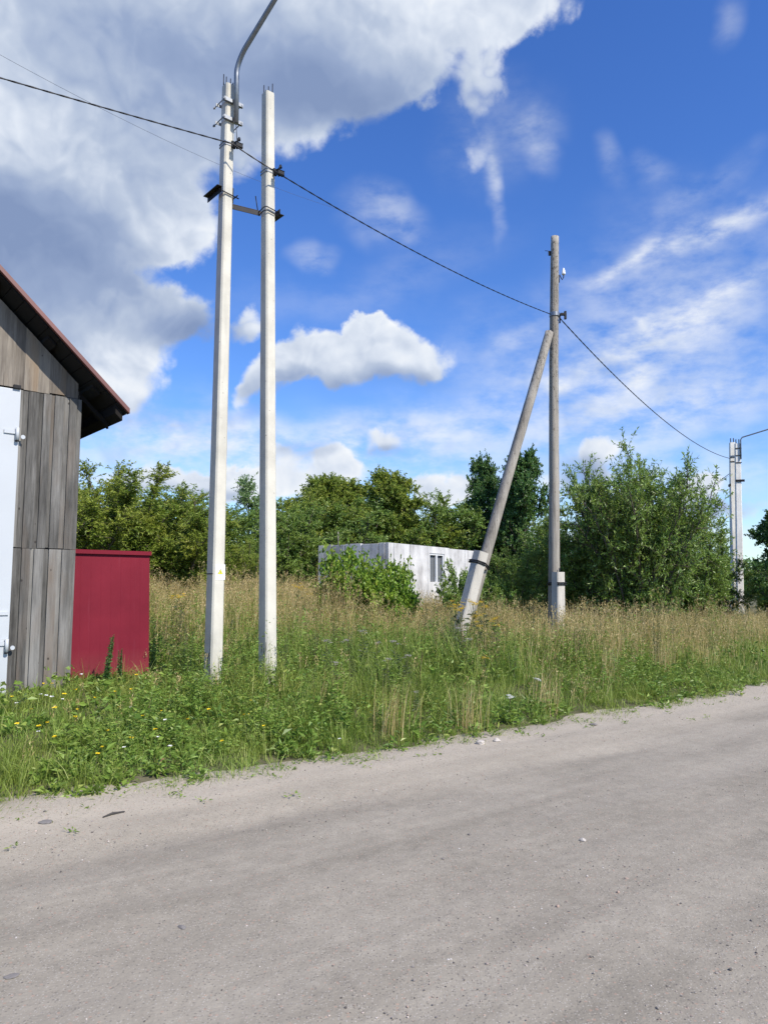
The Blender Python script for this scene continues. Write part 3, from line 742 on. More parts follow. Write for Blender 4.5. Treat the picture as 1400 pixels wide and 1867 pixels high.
# far pair of poles
def far_poles():
    ax, ay = Vector((.98, -.2, 0)).normalized(), Vector((-.2, -.98, 0)).normalized()
    for (lab, pb, pt, Y, w) in (('distant white concrete pole with lamp arm pointing right', (1349, 1128), (1343.5, 809), 32.2, 1.0),
                                ('distant white concrete pole half hidden behind the lamp arm pole', (1337.6, 1122), (1333.8, 807), 32.6, 1.0)):
        b0 = at(*pb, Y); t0 = at(*pt, Y); g = hz(b0.x, b0.y); k = (t0 - b0) / (t0.z - b0.z); b0 = b0 + k * (g - .2 - b0.z)
        o = Vector((b0.x, b0.y, g)); root = empty('concrete_pole', o); tag(root, lab, 'utility pole')
        b1, t1 = b0 - o, t0 - o
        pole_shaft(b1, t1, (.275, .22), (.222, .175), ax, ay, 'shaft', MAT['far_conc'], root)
        for dx, dy in ((-.06, .05), (.06, .05), (-.06, -.05), (.06, -.05)):
            mb = MB(); p = t1 + ax * dx + ay * dy; mb.tube([p - UP * .04, p + UP * .2], .012, 5); mb.build('rebar', MAT['rebar'], root)
        fn = lambda z: b1 + (t1 - b1) * ((z - g - b1.z) / (t1.z - b1.z))
        first = Y < 32.4
        z = zpx(877 if first else 885, Y); c = fn(z); mb = MB()
        if first: bar(mb, c + ay * .11 - ax * .13, c + ay * .11 + ax * .24, .02, .05, ay)
        else: bar(mb, c - ax * .14 - ay * .1, c - ax * .14 + ay * .22, .02, .05, ax)
        mb.build('angle_bar', MAT['blacksteel'], root)
        for py in ((818, 831, 844) if first else (834, 842)):
            c = fn(zpx(py, Y)); mb = MB(); bar(mb, c + ay * .10 - ax * .12, c + ay * .10 + ax * .14, .012, .018, ay); mb.build('clamp', MAT['strap'], root)
        if first:
            mb = MB(); p0 = fn(zpx(838, Y)) + ay * .13 + ax * .1; p1 = fn(zpx(803, Y)) + ay * .13 + ax * .1
            e = at(1402, 782, Y - .5) - o; mb.tube([p0, p1, p1 + UP * .08 + (e - p1) * .06, e, e + (e - p1) * .15], .03, 8); mb.build('lamp_arm', MAT['galv'], root)
            q = e + (e - p1) * .15; dd = (e - p1).normalized(); sd = dd.cross(UP).normalized(); uu = sd.cross(dd); rings = []
            for f, a_, h_ in ((0, .04, .04), (.15, .1, .06), (.5, .13, .07), (.7, .04, .03)):
                rings.append([q + dd * f + sd * a_ * math.cos(t) + uu * h_ * math.sin(t) for t in [k_ * math.pi / 5 for k_ in range(10)]])
            mb = MB(); mb.loft(rings, True); mb.build('lamp_head', MAT['galv'], root)
far_poles()

# ------------------------------------------------------------------ wooden pole with raking strut
def log_shaft(mb, p, q, r0, r1, n=40, seg=14, seed=1, wob=.006, slant=0.0):
    p, q = Vector(p), Vector(q); t = (q - p).normalized(); u = t.orthogonal().normalized(); b_ = t.cross(u); rr = random.Random(seed); rings = []
    ph = [rr.uniform(0, 6) for _ in range(6)]
    for i in range(n + 1):
        f = i / n; c = p.lerp(q, f) + u * wob * math.sin(5 * f + ph[0]) + b_ * wob * math.sin(7 * f + ph[1]); r_ = r0 * (1 - f) + r1 * f; ring = []
        for k in range(seg):
            a = 2 * math.pi * k / seg
            w = 1 + .035 * math.sin(3 * a + ph[2] + 2 * f) + .03 * math.sin(5 * a + ph[3] + 9 * f) + rr.uniform(-.02, .02)
            ring.append(c + (u * math.cos(a) + b_ * math.sin(a)) * r_ * w)
        rings.append(ring)
    mb.loft(rings, True)
def wooden():
    Y = 15.0
    b0 = at(1009, 1170, Y); t0 = at(1010.5, 432, Y); g = hz(b0.x, b0.y); o = Vector((b0.x, b0.y, g))
    root = empty('wooden_pole', o); tag(root, 'old grey wooden pole strapped to a short concrete footing', 'utility pole')
    mb = MB(); b1 = b0 - o; b1.z = .18; t1 = t0 - o
    log_shaft(mb, b1, t1, .118, .082, 60, 16, 3); mb.build('shaft', MAT['polewood'], root)
    fn = lambda py: b1 + (t1 - b1) * ((zpx(py, Y) - g - b1.z) / (t1.z - b1.z))
    st = MB(); c = at(1017, 1180, Y - .16) - o; c.z = -.3; tt = at(1017, 1043, Y - .16) - o
    dA = Vector((.80, .60, 0)).normalized(); dN = Vector((.60, -.80, 0))
    r0 = [rect_ring(c.lerp(tt, f), .12 - .012 * f, .10 - .01 * f, dA, dN, .02) for f in (0, .2, .4, .6, .8, 1)]; st.loft(r0); so_ = st.build('concrete_footing', MAT['stub'], root)
    eb = MB(); eb.tube([tt + dA * .04, tt + dA * .04 + UP * .08], .012, 5); eb.build('rebar', MAT['rebar'], so_)
    for py in (1064,):
        z = zpx(py, Y) - g; sp = MB(); cc = Vector((0, 0, z)) + (fn(py) * 1).xy.to_3d(); w_ = tt.xy.to_3d() + Vector((0, 0, z))
        for dz in (-.02, .015):
            loop = [cc + Vector((-.125, 0, dz)), cc + Vector((-.06, -.12, dz)), w_ - dA * .115 + dN * .105 + UP * dz, w_ + dA * .115 + dN * .105 + UP * dz, w_ + dA * .115 - dN * .09 + UP * dz, cc + Vector((.05, .125, dz)), cc + Vector((-.08, .10, dz)), cc + Vector((-.125, 0, dz))]
            sp.tube(loop, .014, 6, True, False)
        sp.build('wire_tie', MAT['blacksteel'], root)
    # swan-neck insulator, clamp and a split near the top
    c = fn(505); ins = MB(); e = Vector((1, 0, 0)) * .095
    hk = [c + e - UP * .12, c + e * 1.0 + UP * .02, c + e * 1.15 + UP * .05, c + e * 1.35 + UP * .0, c + e * 1.7 - UP * .06, c + e * 2.0 - UP * .01, c + e * 2.05 + UP * .06]
    ins.tube(hk, .011, 6); io = ins.build('insulator_hook', MAT['blacksteel'], root)
    po = MB(); q = hk[-1]; rings = []
    for zz, r_ in ((-.01, .036), (.03, .042), (.035, .03), (.075, .034), (.085, .026), (.12, .022), (.135, .008)):
        rings.append([q + UP * zz + Vector((math.cos(t), math.sin(t), 0)) * r_ for t in [k * math.pi / 6 for k in range(12)]])
    po.loft(rings, True); po.build('insulator', MAT['porcelain'], io)
    c = fn(574); s = MB()
    s.loft([[c + UP * zz + Vector((math.cos(t), math.sin(t), 0)) * .106 for t in [k * math.pi / 8 for k in range(16)]] for zz in (-.04, .04)]); s.build('steel_strap', MAT['galv'], root)
    k_ = MB(); f0 = c + Vector((.11, -.03, 0))
    k_.box(f0 + Vector((.05, 0, .0)), (.05, 0, 0), (0, .03, 0), (0, 0, .025), .006); k_.box(f0 + Vector((.11, 0, -.02)), (.022, 0, 0), (0, .03, 0), (0, 0, .085), .006); k_.tube([f0 + Vector((0, 0, -.02)), f0 + Vector((-.01, 0, -.19))], .016, 6)
    k_.build('cable_clamp', MAT['blacksteel'], root)
    sn = MB(); c = fn(462); sn.box(c + Vector((-.10, 0, 0)), (.03, 0, 0), (0, .012, 0), (0, 0, .05), .006); sn.tube([c + Vector((-.09, 0, .05)), c + Vector((-.20, 0, .06))], .006, 5); sn.build('broken_hook', MAT['blacksteel'], root)
    # strut: its own thing, leaning on the pole
    Yb = 13.9
    q = at(1001, 606, Y - .17); pb = at(855, 1118, Yb + .05); dirv = (q - pb).normalized()
    cb = at(838, 1170, Yb - .12); gg = hz(cb.x, cb.y); os_ = Vector((cb.x, cb.y, gg))
    rs = empty('wooden_strut', os_); tag(rs, 'leaning pale wooden strut wired to a tilted concrete footing', 'pole strut')
    mb = MB(); log_shaft(mb, pb - os_, q - os_, .112, .088, 50, 16, 8, .005); mb.build('strut_log', MAT['polewood'], rs)
    ct = at(877, 1006, Yb - .11) - os_; cbm = at(837, 1160, Yb - .16) - os_; kk = (ct - cbm).normalized(); cbm = cbm - kk * .5
    side = Vector((.80, .60, 0)); side = (side - kk * side.dot(kk)).normalized(); nrm = kk.cross(side)
    if nrm.y > 0: nrm = -nrm
    st = MB(); st.loft([rect_ring(cbm.lerp(ct, f), .115, .10, side, nrm, .02) for f in (0, .25, .5, .75, 1)]); st.build('concrete_footing', MAT['stub'], rs)
    wt = MB(); m_ = at(872, 1025, Yb - .11) - os_; lg = at(882, 1030, Yb + .05) - os_
    for d_ in (-.025, .01):
        off = kk * d_
        wt.tube([m_ - side * .12 - nrm * .08 + off, m_ - side * .12 + nrm * .105 + off, m_ + side * .05 + nrm * .115 + off, lg + side * .10 + nrm * .04 - UP * .03 + off, lg + side * .11 - nrm * .08 + off, m_ - side * .05 - nrm * .2 + off, m_ - side * .12 - nrm * .08 + off], .015, 6, True, False)
    wt.build('wire_tie', MAT['blacksteel'], rs)
    return o + fn(574)
wood_clamp = wooden()

# ------------------------------------------------------------------ cables
def cat(p, q, sag, n=48):
    return [p.lerp(q, i / n) - UP * (4 * sag * (i / n) * (1 - i / n)) for i in range(n + 1)]
def twisted(mb, path, r_=.0068, pitch=.34, off=.0035):
    L_ = 0; pts = []; dense = []
    for a, b_ in zip(path[:-1], path[1:]):
        m = max(2, int((b_ - a).length / .06))
        dense += [a.lerp(b_, i / m) for i in range(m)]
    dense.append(path[-1])
    for s in (0, math.pi):
        L_ = 0; pp = []
        for i, p in enumerate(dense):
            if i: L_ += (p - dense[i - 1]).length
            t = (dense[min(i + 1, len(dense) - 1)] - dense[max(i - 1, 0)]).normalized(); u = t.cross(UP).normalized(); v = u.cross(t)
            a = 2 * math.pi * L_ / pitch + s; pp.append(p + (u * math.cos(a) + v * math.sin(a)) * off)
        mb.tube(pp, r_, 5)
def cables():
    ca = at(424, 262, 9.1); cbp = at(498, 310, 9.3)
    left = Vector((-2.1, 9.2, 0)) - D * 2.85
    l0 = at(0, 133, 7.35); dirv = (l0 - ca); pre = ca + dirv * 2.2 - UP * .05
    mb = MB(); twisted(mb, cat(pre, ca, .03, 20) + cat(ca, cbp, .008, 6)[1:] + cat(cbp, at(1004, 573, 14.9), .14, 40)[1:])
    wr = at(1019, 579, 14.9)
    fq = at(1331, 836, 32.6)
    o = mb.build('overhead_cable', MAT['cable']); tag(o, 'black overhead cable strung past the two near poles to the wooden pole', 'cable')
    mb = MB(); twisted(mb, cat(wr, fq, .55, 60), .010, .5, .004)
    tag(mb.build('overhead_cable', MAT['cable']), 'black sagging overhead cable running from wooden pole to the distant white poles', 'cable')
    def wire(pts, r_, lab):
        m = MB(); m.tube(pts, r_, 5); tag(m.build('thin_wire', MAT['thinwire']), lab, 'wire')
    wire(cat(at(-60, 66, 38), at(640, 388, 70), 1.0), .011, 'thin pale wire high above the black cable crossing the grey cloud')
    wire(cat(at(1336, 858, 33), at(1180, 945, 44), .3), .014, 'thin wire slanting down from distant white poles toward the willow bush')
cables()

# ------------------------------------------------------------------ slab-walled roofless building
def blockhouse():
    Y0 = 22.0; c = at(708, 1070, Y0); top = zpx(989, Y0); g = hz(c.x, c.y) - .35
    root = empty('slab_building', (c.x, c.y, g), R(57)); tag(root, 'abandoned white slab walled building behind the leafy bush', 'building')
    H = top - g; T = .12
    # front (to +x) and left side (to +y)
    x = 0
    for w in (.30, .97, 1.09):
        mb = MB(); mb.box((x + w / 2, T / 2, H / 2), (w / 2 - .012, 0, 0), (0, T / 2, 0), (0, 0, H / 2), .008); mb.build('wall_slab', MAT['slab'], root); x += w
    # slab with the opening
    w = 1.50; ox0, ox1, oz0, oz1 = x + .12, x + 1.12, H - 1.15, H - .22
    mb = MB()
    for (a, b_, z0, z1) in ((x, ox0, 0, H), (ox1, x + w, 0, H), (ox0, ox1, 0, oz0), (ox0, ox1, oz1, H)):
        mb.box(((a + b_) / 2, T / 2, (z0 + z1) / 2), ((b_ - a) / 2, 0, 0), (0, T / 2, 0), (0, 0, (z1 - z0) / 2))
    wo = mb.build('wall_slab', MAT['slab'], root)
    fr = MB()
    for (a, b_, z0, z1) in ((ox0 + .002, ox0 + .06, oz0, oz1), (ox1 - .06, ox1 - .002, oz0, oz1), (ox0 + .06, ox1 - .06, oz1 - .06, oz1 - .002), ((ox0 + ox1) / 2 - .04, (ox0 + ox1) / 2 + .06, oz0, oz1 - .06)):
        fr.box(((a + b_) / 2, .05, (z0 + z1) / 2), ((b_ - a) / 2, 0, 0), (0, .03, 0), (0, 0, (z1 - z0) / 2))
    wi = fr.build('window', MAT['frame'], root)
    gl = MB(); gl.box(((ox0 + ox1) / 2, .1, (oz0 + oz1) / 2), ((ox1 - ox0) / 2 - .01, 0, 0), (0, .004, 0), (0, 0, (oz1 - oz0) / 2 - .01)); gl.build('pane', MAT['glassdark'], wi)
    x += w
    for w in (1.15, 1.15):
        mb = MB(); mb.box((x + w / 2, T / 2, H / 2 - .01), (w / 2 - .012, 0, 0), (0, T / 2, 0), (0, 0, H / 2 - .01), .008); mb.build('wall_slab', MAT['slab'], root); x += w
    y = T + .003
    for i, w in enumerate((.24, .62, .62, .50, .30, .24)):
        if i == 3: pass
        h = H - (.02 if i % 2 else 0)
        mb = MB(); mb.box((T / 2, y + w / 2, h / 2), (T / 2, 0, 0), (0, w / 2 - .014, 0), (0, 0, h / 2), .008); mb.build('wall_slab', MAT['slab'], root); y += w
    mb = MB(); mb.box((x / 2, y - .08, H / 2 - .1), (x / 2 - .15, 0, 0), (0, T / 2, 0), (0, 0, H / 2 - .1)); mb.build('wall_slab', MAT['slab'], root)
    pp = MB(); pp.tube([(.3, y * .78, H - .2), (.28, y * .78, H + .42)], .018, 6); pp.build('pipe', MAT['paleb'], root)
blockhouse()

# ------------------------------------------------------------------ foliage
def unit(v): return v / np.maximum(np.linalg.norm(v, axis=-1, keepdims=True), 1e-9)
def leaf_quads(pos, axis, L_, Wd, g, fold=.25):
    """one bent diamond per leaf: two triangles sharing the midrib -> quads with a fold"""
    n = len(pos); rnd = unit(g.normal(size=(n, 3)) + np.array([0, 0, .8]))
    side = unit(np.cross(axis, rnd)); nrm = np.cross(side, axis)
    L_ = L_[:, None]; Wd = Wd[:, None]
    v0 = pos; v2 = pos + axis * L_ + nrm * L_ * -.12
    m = pos + axis * L_ * .45
    v1 = m + side * Wd * .5 + nrm * Wd * fold; v3 = m - side * Wd * .5 + nrm * Wd * fold
    V = np.stack([v0, v1, v2, v3], 1).reshape(-1, 3)
    Q = np.arange(4 * n).reshape(-1, 4)
    return V, Q
def tubes_np(segs, n=5):
    """segs: list of (points (k,3), radii (k,))"""
    Vs, Qs, off = [], [], 0
    for P, rad in segs:
        k = len(P); t = np.gradient(P, axis=0); t = unit(t); ref = np.array([.31, .77, .55]); u = unit(np.cross(t, ref)); w = np.cross(t, u)
        a = np.arange(n) * 2 * np.pi / n
        ring = P[:, None, :] + (u[:, None, :] * np.cos(a)[None, :, None] + w[:, None, :] * np.sin(a)[None, :, None]) * rad[:, None, None]
        i = np.arange(k * n).reshape(k, n) + off; j = np.roll(i, -1, axis=1)
        Qs.append(np.stack([i[:-1], j[:-1], j[1:], i[1:]], -1).reshape(-1, 4)); Vs.append(ring.reshape(-1, 3)); off += k * n
    return np.concatenate(Vs), np.concatenate(Qs)
def make_plant(seed, H, Rad, ns, nb, nt, nl, leaf, up=.4, out=.6, low=.06, prof=.45, droop=.15, twl=(.25, .6), trunk=0.0, stem_r=.035, shoots=.0, brl=.42, gapn=0.0):
    g = np.random.default_rng(seed); segs = []; lp, la = [], []
    for i in range(ns):
        if trunk:        # one leader with side limbs
            az = g.uniform(0, 2 * np.pi); zb = H * (trunk + (1 - trunk) * (i / ns) ** .9 * .92)
            base = np.array([0, 0, zb]); f = (zb / H - trunk) / (1 - trunk)
            rl = Rad * (prof + (1 - prof) * np.sin(np.pi * min(1, .25 + f * .85))) * g.uniform(.7, 1.1) * (1 - f ** 2.5 * .7)
            tip = np.array([np.cos(az) * rl, np.sin(az) * rl, min(H * 1.0, zb + rl * up * g.uniform(.6, 1.3))])
        else:
            az = 2 * np.pi * (i + g.uniform(-.3, .3)) / ns * 2.4; rr = Rad * math.sqrt(g.uniform(.02, 1)) * .95
            base = np.array([np.cos(az), np.sin(az), 0]) * Rad * .12 * g.uniform(.2, 1)
            tip = np.array([np.cos(az) * rr, np.sin(az) * rr, H * (1 - prof * (rr / Rad) ** 2) * g.uniform(.74, 1.0)])
        ctrl = base + (tip - base) * np.array([.42, .42, .62]) + g.normal(size=3) * .08 * Rad
        ts = np.linspace(0, 1, 9)[:, None]
        P = (1 - ts) ** 2 * base + 2 * ts * (1 - ts) * ctrl + ts ** 2 * tip
        segs.append((P, np.linspace(stem_r, stem_r * .25, 9) * g.uniform(.8, 1.2)))
        for b in range(nb):
            t = low + (1 - low) * ((b + g.uniform(0, 1)) / nb); 
            if not trunk: t = max(t, .03)
            p0 = (1 - t) ** 2 * base + 2 * t * (1 - t) * ctrl + t ** 2 * tip
            o = p0 * np.array([1, 1, 0]); o = o / (np.linalg.norm(o) + .05)
            d = o * out * g.uniform(.2, 1.3) + g.normal(size=3) * .55 + np.array([0, 0, up * g.uniform(.3, 1.4)])
            d /= np.linalg.norm(d); bl = Rad * brl * (1.05 - .55 * t) * g.uniform(.55, 1.15)
            if g.uniform() < shoots * t: d = np.array([d[0] * .35, d[1] * .35, 1.]); d /= np.linalg.norm(d); bl *= 1.25
            bt = np.linspace(0, 1, 5)[:, None]; BP = p0 + d * bl * bt + np.array([0, 0, -.10 * bl]) * bt ** 2
            if BP[-1, 2] < .1: BP[:, 2] += .1 - BP[-1, 2]
            segs.append((BP, np.linspace(stem_r * .42, stem_r * .12, 5)))
            k = g.integers(max(1, nt - 3), nt + 4)
            for _ in range(k):
                f = g.uniform(.12, 1.0); q0 = p0 + d * bl * f + np.array([0, 0, -.10 * bl]) * f * f
                td = d * .55 + g.normal(size=3) * .55 + np.array([0, 0, up * .7]); td /= np.linalg.norm(td)
                tl = g.uniform(*twl); m = g.integers(int(nl * .6), int(nl * 1.3) + 1)
                ft = g.uniform(.08, 1.0, m)[:, None]
                pts = q0 + td * tl * ft + np.array([0, 0, -droop * tl]) * ft ** 2
                lp.append(pts); la.append(unit(td[None] * .55 + g.normal(size=(m, 3)) * .6 + np.array([0, 0, -droop])))
                segs.append((np.stack([q0, q0 + td * tl + np.array([0, 0, -droop * tl])]), np.array([.005, .002]) * (stem_r / .035)))
    if trunk:
        P = np.stack([np.array([.05 * math.sin(z * 1.3) * H * .12, .05 * math.cos(z * 1.7) * H * .12, z * H * .97]) for z in np.linspace(0, 1, 10)]); P[0, :2] = 0
        segs.insert(0, (P, np.linspace(.13 * H / 8, .015, 10)))
    pos = np.concatenate(lp); ax = np.concatenate(la); pos[:, 2] = np.maximum(pos[:, 2], .05)
    n = len(pos); L_ = leaf[0] * g.uniform(.65, 1.25, n); Wd = leaf[1] * g.uniform(.7, 1.2, n)
    V, Q = leaf_quads(pos, ax, L_, Wd, g)
    crown = np_mesh('crown', V, quads=Q)
    V, Q = tubes_np(segs, 4); wood = np_mesh('stems', V, quads=Q, smooth=True)
    return crown, wood

LEAF = dict(
    willow=leaf_mat('willow_leaf', [(0, (0.089, 0.165, 0.030)), (.45, (0.154, 0.273, 0.047)), (.8, (0.253, 0.382, 0.076)), (1, (0.416, 0.543, 0.191))], (0.295, 0.351, 0.051), .30, .42, .5),
    olive=leaf_mat('olive_leaf', [(0, (0.107, 0.174, 0.026)), (.5, (0.197, 0.287, 0.040)), (.85, (0.312, 0.398, 0.064)), (1, (0.477, 0.479, 0.128))], (0.416, 0.414, 0.051), .32, .5, .35, .8),
    dark=leaf_mat('alder_leaf', [(0, (0.038, 0.099, 0.026)), (.5, (0.073, 0.168, 0.037)), (.9, (0.118, 0.232, 0.055)), (1, (0.183, 0.289, 0.089))], None, .25, .4, .5),
    aspen=leaf_mat('aspen_leaf', [(0, (0.104, 0.189, 0.064)), (.5, (0.194, 0.319, 0.115)), (1, (0.418, 0.551, 0.281))], None, .35, .4, .5),
    bright=leaf_mat('currant_leaf', [(0, (0.094, 0.202, 0.023)), (.5, (0.178, 0.332, 0.033)), (.9, (0.292, 0.452, 0.058)), (1, (0.437, 0.452, 0.068))], (0.354, 0.405, 0.046), .35, .45, .4, 1.6),
    pine=leaf_mat('spruce_needle', [(0, (0.027, 0.063, 0.030)), (1, (0.067, 0.131, 0.055))], None, .1, .6, .2),
)
KIND = {}
def kind(name, mt, bk, **kw):
    c, w = make_plant(**kw); c.materials.append(LEAF[mt]); w.materials.append(MAT[bk]); zz = np.empty(len(c.vertices) * 3, np.float32); c.vertices.foreach_get('co', zz); KIND[name] = (c, w, float(np.percentile(zz.reshape(-1, 3)[:, 2], 99.9)))
kind('willow_a', 'olive', 'bark', seed=1, H=5.0, Rad=2.2, ns=13, nb=15, nt=12, nl=19, leaf=(.105, .036), up=.55, shoots=.5, prof=.38)
kind('willow_b', 'olive', 'bark', seed=2, H=4.4, Rad=2.3, ns=12, nb=15, nt=12, nl=19, leaf=(.11, .038), up=.3, out=.8, prof=.5)
kind('willow_c', 'willow', 'bark', seed=3, H=4.6, Rad=2.0, ns=12, nb=15, nt=12, nl=19, leaf=(.105, .038), up=.5, prof=.42, shoots=.3)
kind('sallow', 'willow', 'bark', seed=14, H=4.3, Rad=2.25, ns=26, nb=14, nt=9, nl=14, leaf=(.105, .034), up=.6, shoots=.7, prof=.36, out=.6, twl=(.3, .7), brl=.40)
kind('alder_a', 'dark', 'bark', seed=5, H=7.0, Rad=2.0, ns=34, nb=9, nt=11, nl=17, leaf=(.11, .075), up=.55, trunk=.06, prof=.55, brl=.40)
kind('alder_b', 'dark', 'bark', seed=6, H=6.5, Rad=1.9, ns=30, nb=9, nt=11, nl=17, leaf=(.11, .08), up=.8, trunk=.06, prof=.5, brl=.42)
kind('aspen', 'aspen', 'paleb', seed=7, H=6.6, Rad=1.3, ns=22, nb=7, nt=6, nl=10, leaf=(.10, .08), up=.9, trunk=.15, prof=.6, brl=.5)
kind('round', 'olive', 'bark', seed=8, H=6.6, Rad=2.4, ns=36, nb=10, nt=11, nl=17, leaf=(.12, .065), up=.5, trunk=.08, prof=.6, brl=.42)
kind('currant', 'bright', 'bark', seed=9, H=1.75, Rad=1.1, ns=20, nb=14, nt=7, nl=11, leaf=(.085, .06), up=.15, prof=.5, out=1.0, twl=(.15, .38), stem_r=.012, brl=.5)
kind('lowbush', 'willow', 'bark', seed=10, H=1.7, Rad=1.2, ns=14, nb=9, nt=7, nl=10, leaf=(.10, .05), up=.4, prof=.5, out=.8, twl=(.15, .4), stem_r=.014, brl=.45)

def plant(name, k, px, Y, top_py, label, cat, group=None, wide=1.0, rz=None, base=None):
    c, w, H = KIND[k]; p = at(px, 1070, Y); g = hz(p.x, p.y) - .05 if base is None else base
    h = zpx(top_py, Y) - g
    root = empty(name, (p.x, p.y, g), random.uniform(0, 6.28) if rz is None else rz); s = h / H
    sw = max(s * wide, .4)
    root.scale = (sw, sw, s); tag(root, label, cat, group)
    trunked = k in ('alder_a', 'alder_b', 'aspen', 'round')
    a = bpy.data.objects.new('crown' if trunked else 'foliage', c); COL.objects.link(a); a.parent = root
    b = bpy.data.objects.new('trunk' if trunked else 'stems', w); COL.objects.link(b); b.parent = root
    return root
GT = 'trees and bushes closing off the meadow'
T = [
 # left of the concrete poles
 ('willow_bush', 'willow_a', 120, 18.5, 850, 'tall olive willow bush partly hidden by the grey barn wall', 1.35),
 ('willow_bush', 'willow_a', 225, 19.5, 838, 'tall olive willow bush rising above the dark red panel', 1.35),
 ('willow_bush', 'willow_b', 330, 19.5, 905, 'rounded olive willow bush between the red panel and the lamp arm pole', 1.30),
 ('willow_bush', 'willow_b', 60, 22, 870, 'willow bush hidden mostly behind the barn', 1.1),
 ('willow_bush', 'willow_c', 405, 22, 925, 'green willow bush seen behind the lamp arm pole', 1.30),
 ('aspen_tree', 'aspen', 452, 26, 866, 'slender pale aspen tree seen between the two near concrete poles', 1.0),
 ('willow_bush', 'willow_b', 455, 20.5, 985, 'low willow bush at the foot of the slender aspen', .9),
 ('willow_bush', 'willow_b', 572, 26.5, 898, 'broad rounded willow bush just right of the plain concrete pole', 1.05),
 ('willow_bush', 'willow_c', 520, 24, 915, 'willow bush peeking from behind the plain concrete pole', 1.20),
 ('leafy_tree', 'round', 575, 30, 868, 'dark treetop rising behind the broad rounded willow', 1.10),
 ('leafy_tree', 'round', 635, 31, 872, 'small dark treetop left of the tallest round crown', 1.10),
 ('leafy_tree', 'round', 712, 28, 858, 'tall round crowned tree behind the slab building', 1.00),
 ('willow_bush', 'willow_c', 690, 28.5, 930, 'willow bush directly behind the slab building corner', 1.40),
 ('willow_bush', 'willow_b', 770, 29.5, 935, 'willow bush behind the right half of the slab building', 1.40),
 ('leafy_tree', 'willow_c', 805, 29, 903, 'light green tree left of the dark alders', 1.20),
 ('leafy_tree', 'willow_a', 765, 32, 900, 'thin topped tree in the dip between round crown and dark alders', .9),
 ('willow_bush', 'willow_c', 850, 30.5, 930, 'green bush just left of the leaning strut', 1.30),
 ('alder_tree', 'alder_a', 884, 29.5, 832, 'dark alder tree crossed by the leaning strut', .62),
 ('alder_tree', 'alder_b', 958, 28, 820, 'tallest dark alder tree between the strut and the wooden pole', .72),
 ('alder_tree', 'alder_a', 925, 30, 905, 'dark alder filling behind the strut', 1.0),
 ('leafy_bush', 'willow_c', 935, 20, 1000, 'low bush under the dark alders', .9),
 ('leafy_bush', 'willow_c', 1035, 21.5, 925, 'bush just right of the wooden pole', .9),
 ('sallow_bush', 'sallow', 1160, 18.5, 818, 'biggest willow bush with upright shoots between wooden pole and distant poles', .80),
 ('willow_bush', 'willow_c', 1160, 19.8, 872, 'dense rounded willow bush filling the middle behind the biggest willow', 1.0),
 ('willow_bush', 'willow_c', 1265, 20.5, 945, 'lower right shoulder bush beside the biggest willow', .95),
 ('willow_bush', 'willow_c', 1075, 19.8, 935, 'lower left shoulder bush beside the biggest willow', 1.10),
 ('leafy_bush', 'willow_b', 1310, 29, 1010, 'dull bush between the biggest willow and the distant poles', 1.0),
 ('alder_tree', 'alder_b', 1428, 26, 918, 'dark tree at the right border behind the distant poles', 1.0),
 ('alder_tree', 'alder_a', 1470, 27, 900, 'dark tree beyond the right border', 1.1),
 ('leafy_bush', 'willow_c', 1400, 33, 1015, 'dark low bush right of the distant white poles', .9),
 ('willow_bush', 'willow_a', 172, 21, 858, 'olive willow bush between the two tallest left willows', 1.3),
 ('willow_bush', 'willow_c', 272, 22, 880, 'green willow bush stepping down toward the lamp arm pole', 1.3),
 ('willow_bush', 'willow_c', 625, 27, 912, 'greener willow bush below the small dark treetop', 1.3),
 # in front of the building
 ('currant_bush', 'currant', 645, 15.6, 996, 'bright leafy bush hiding the left slabs of the building', .62),
 ('currant_bush', 'currant', 708, 15.9, 1020, 'lower bright leafy bush in front of the building corner', .56),
 ('leafy_bush', 'lowbush', 838, 19.0, 1022, 'green bush in front of the slab building window', .62),
 ('leafy_bush', 'lowbush', 898, 19.5, 1040, 'dull green bush behind the strut footing', .8),
]
for n_, k_, px, Y, top, lab, wd in T:
    plant(n_, k_, px, Y, top, lab, 'bush' if 'bush' in n_ else 'tree', GT, wd, 2.6 if k_ == 'sallow' else None)
# outside the frame, so that a step aside still shows a meadow edge
for (px, Y, top) in ((-150, 23, 850), (-330, 24, 840), (1600, 27, 920), (1740, 30, 910)):
    plant('leafy_bush', 'willow_b', px, Y, top, 'willow bush standing beyond the edge of the view', 'bush', GT, 1.1)

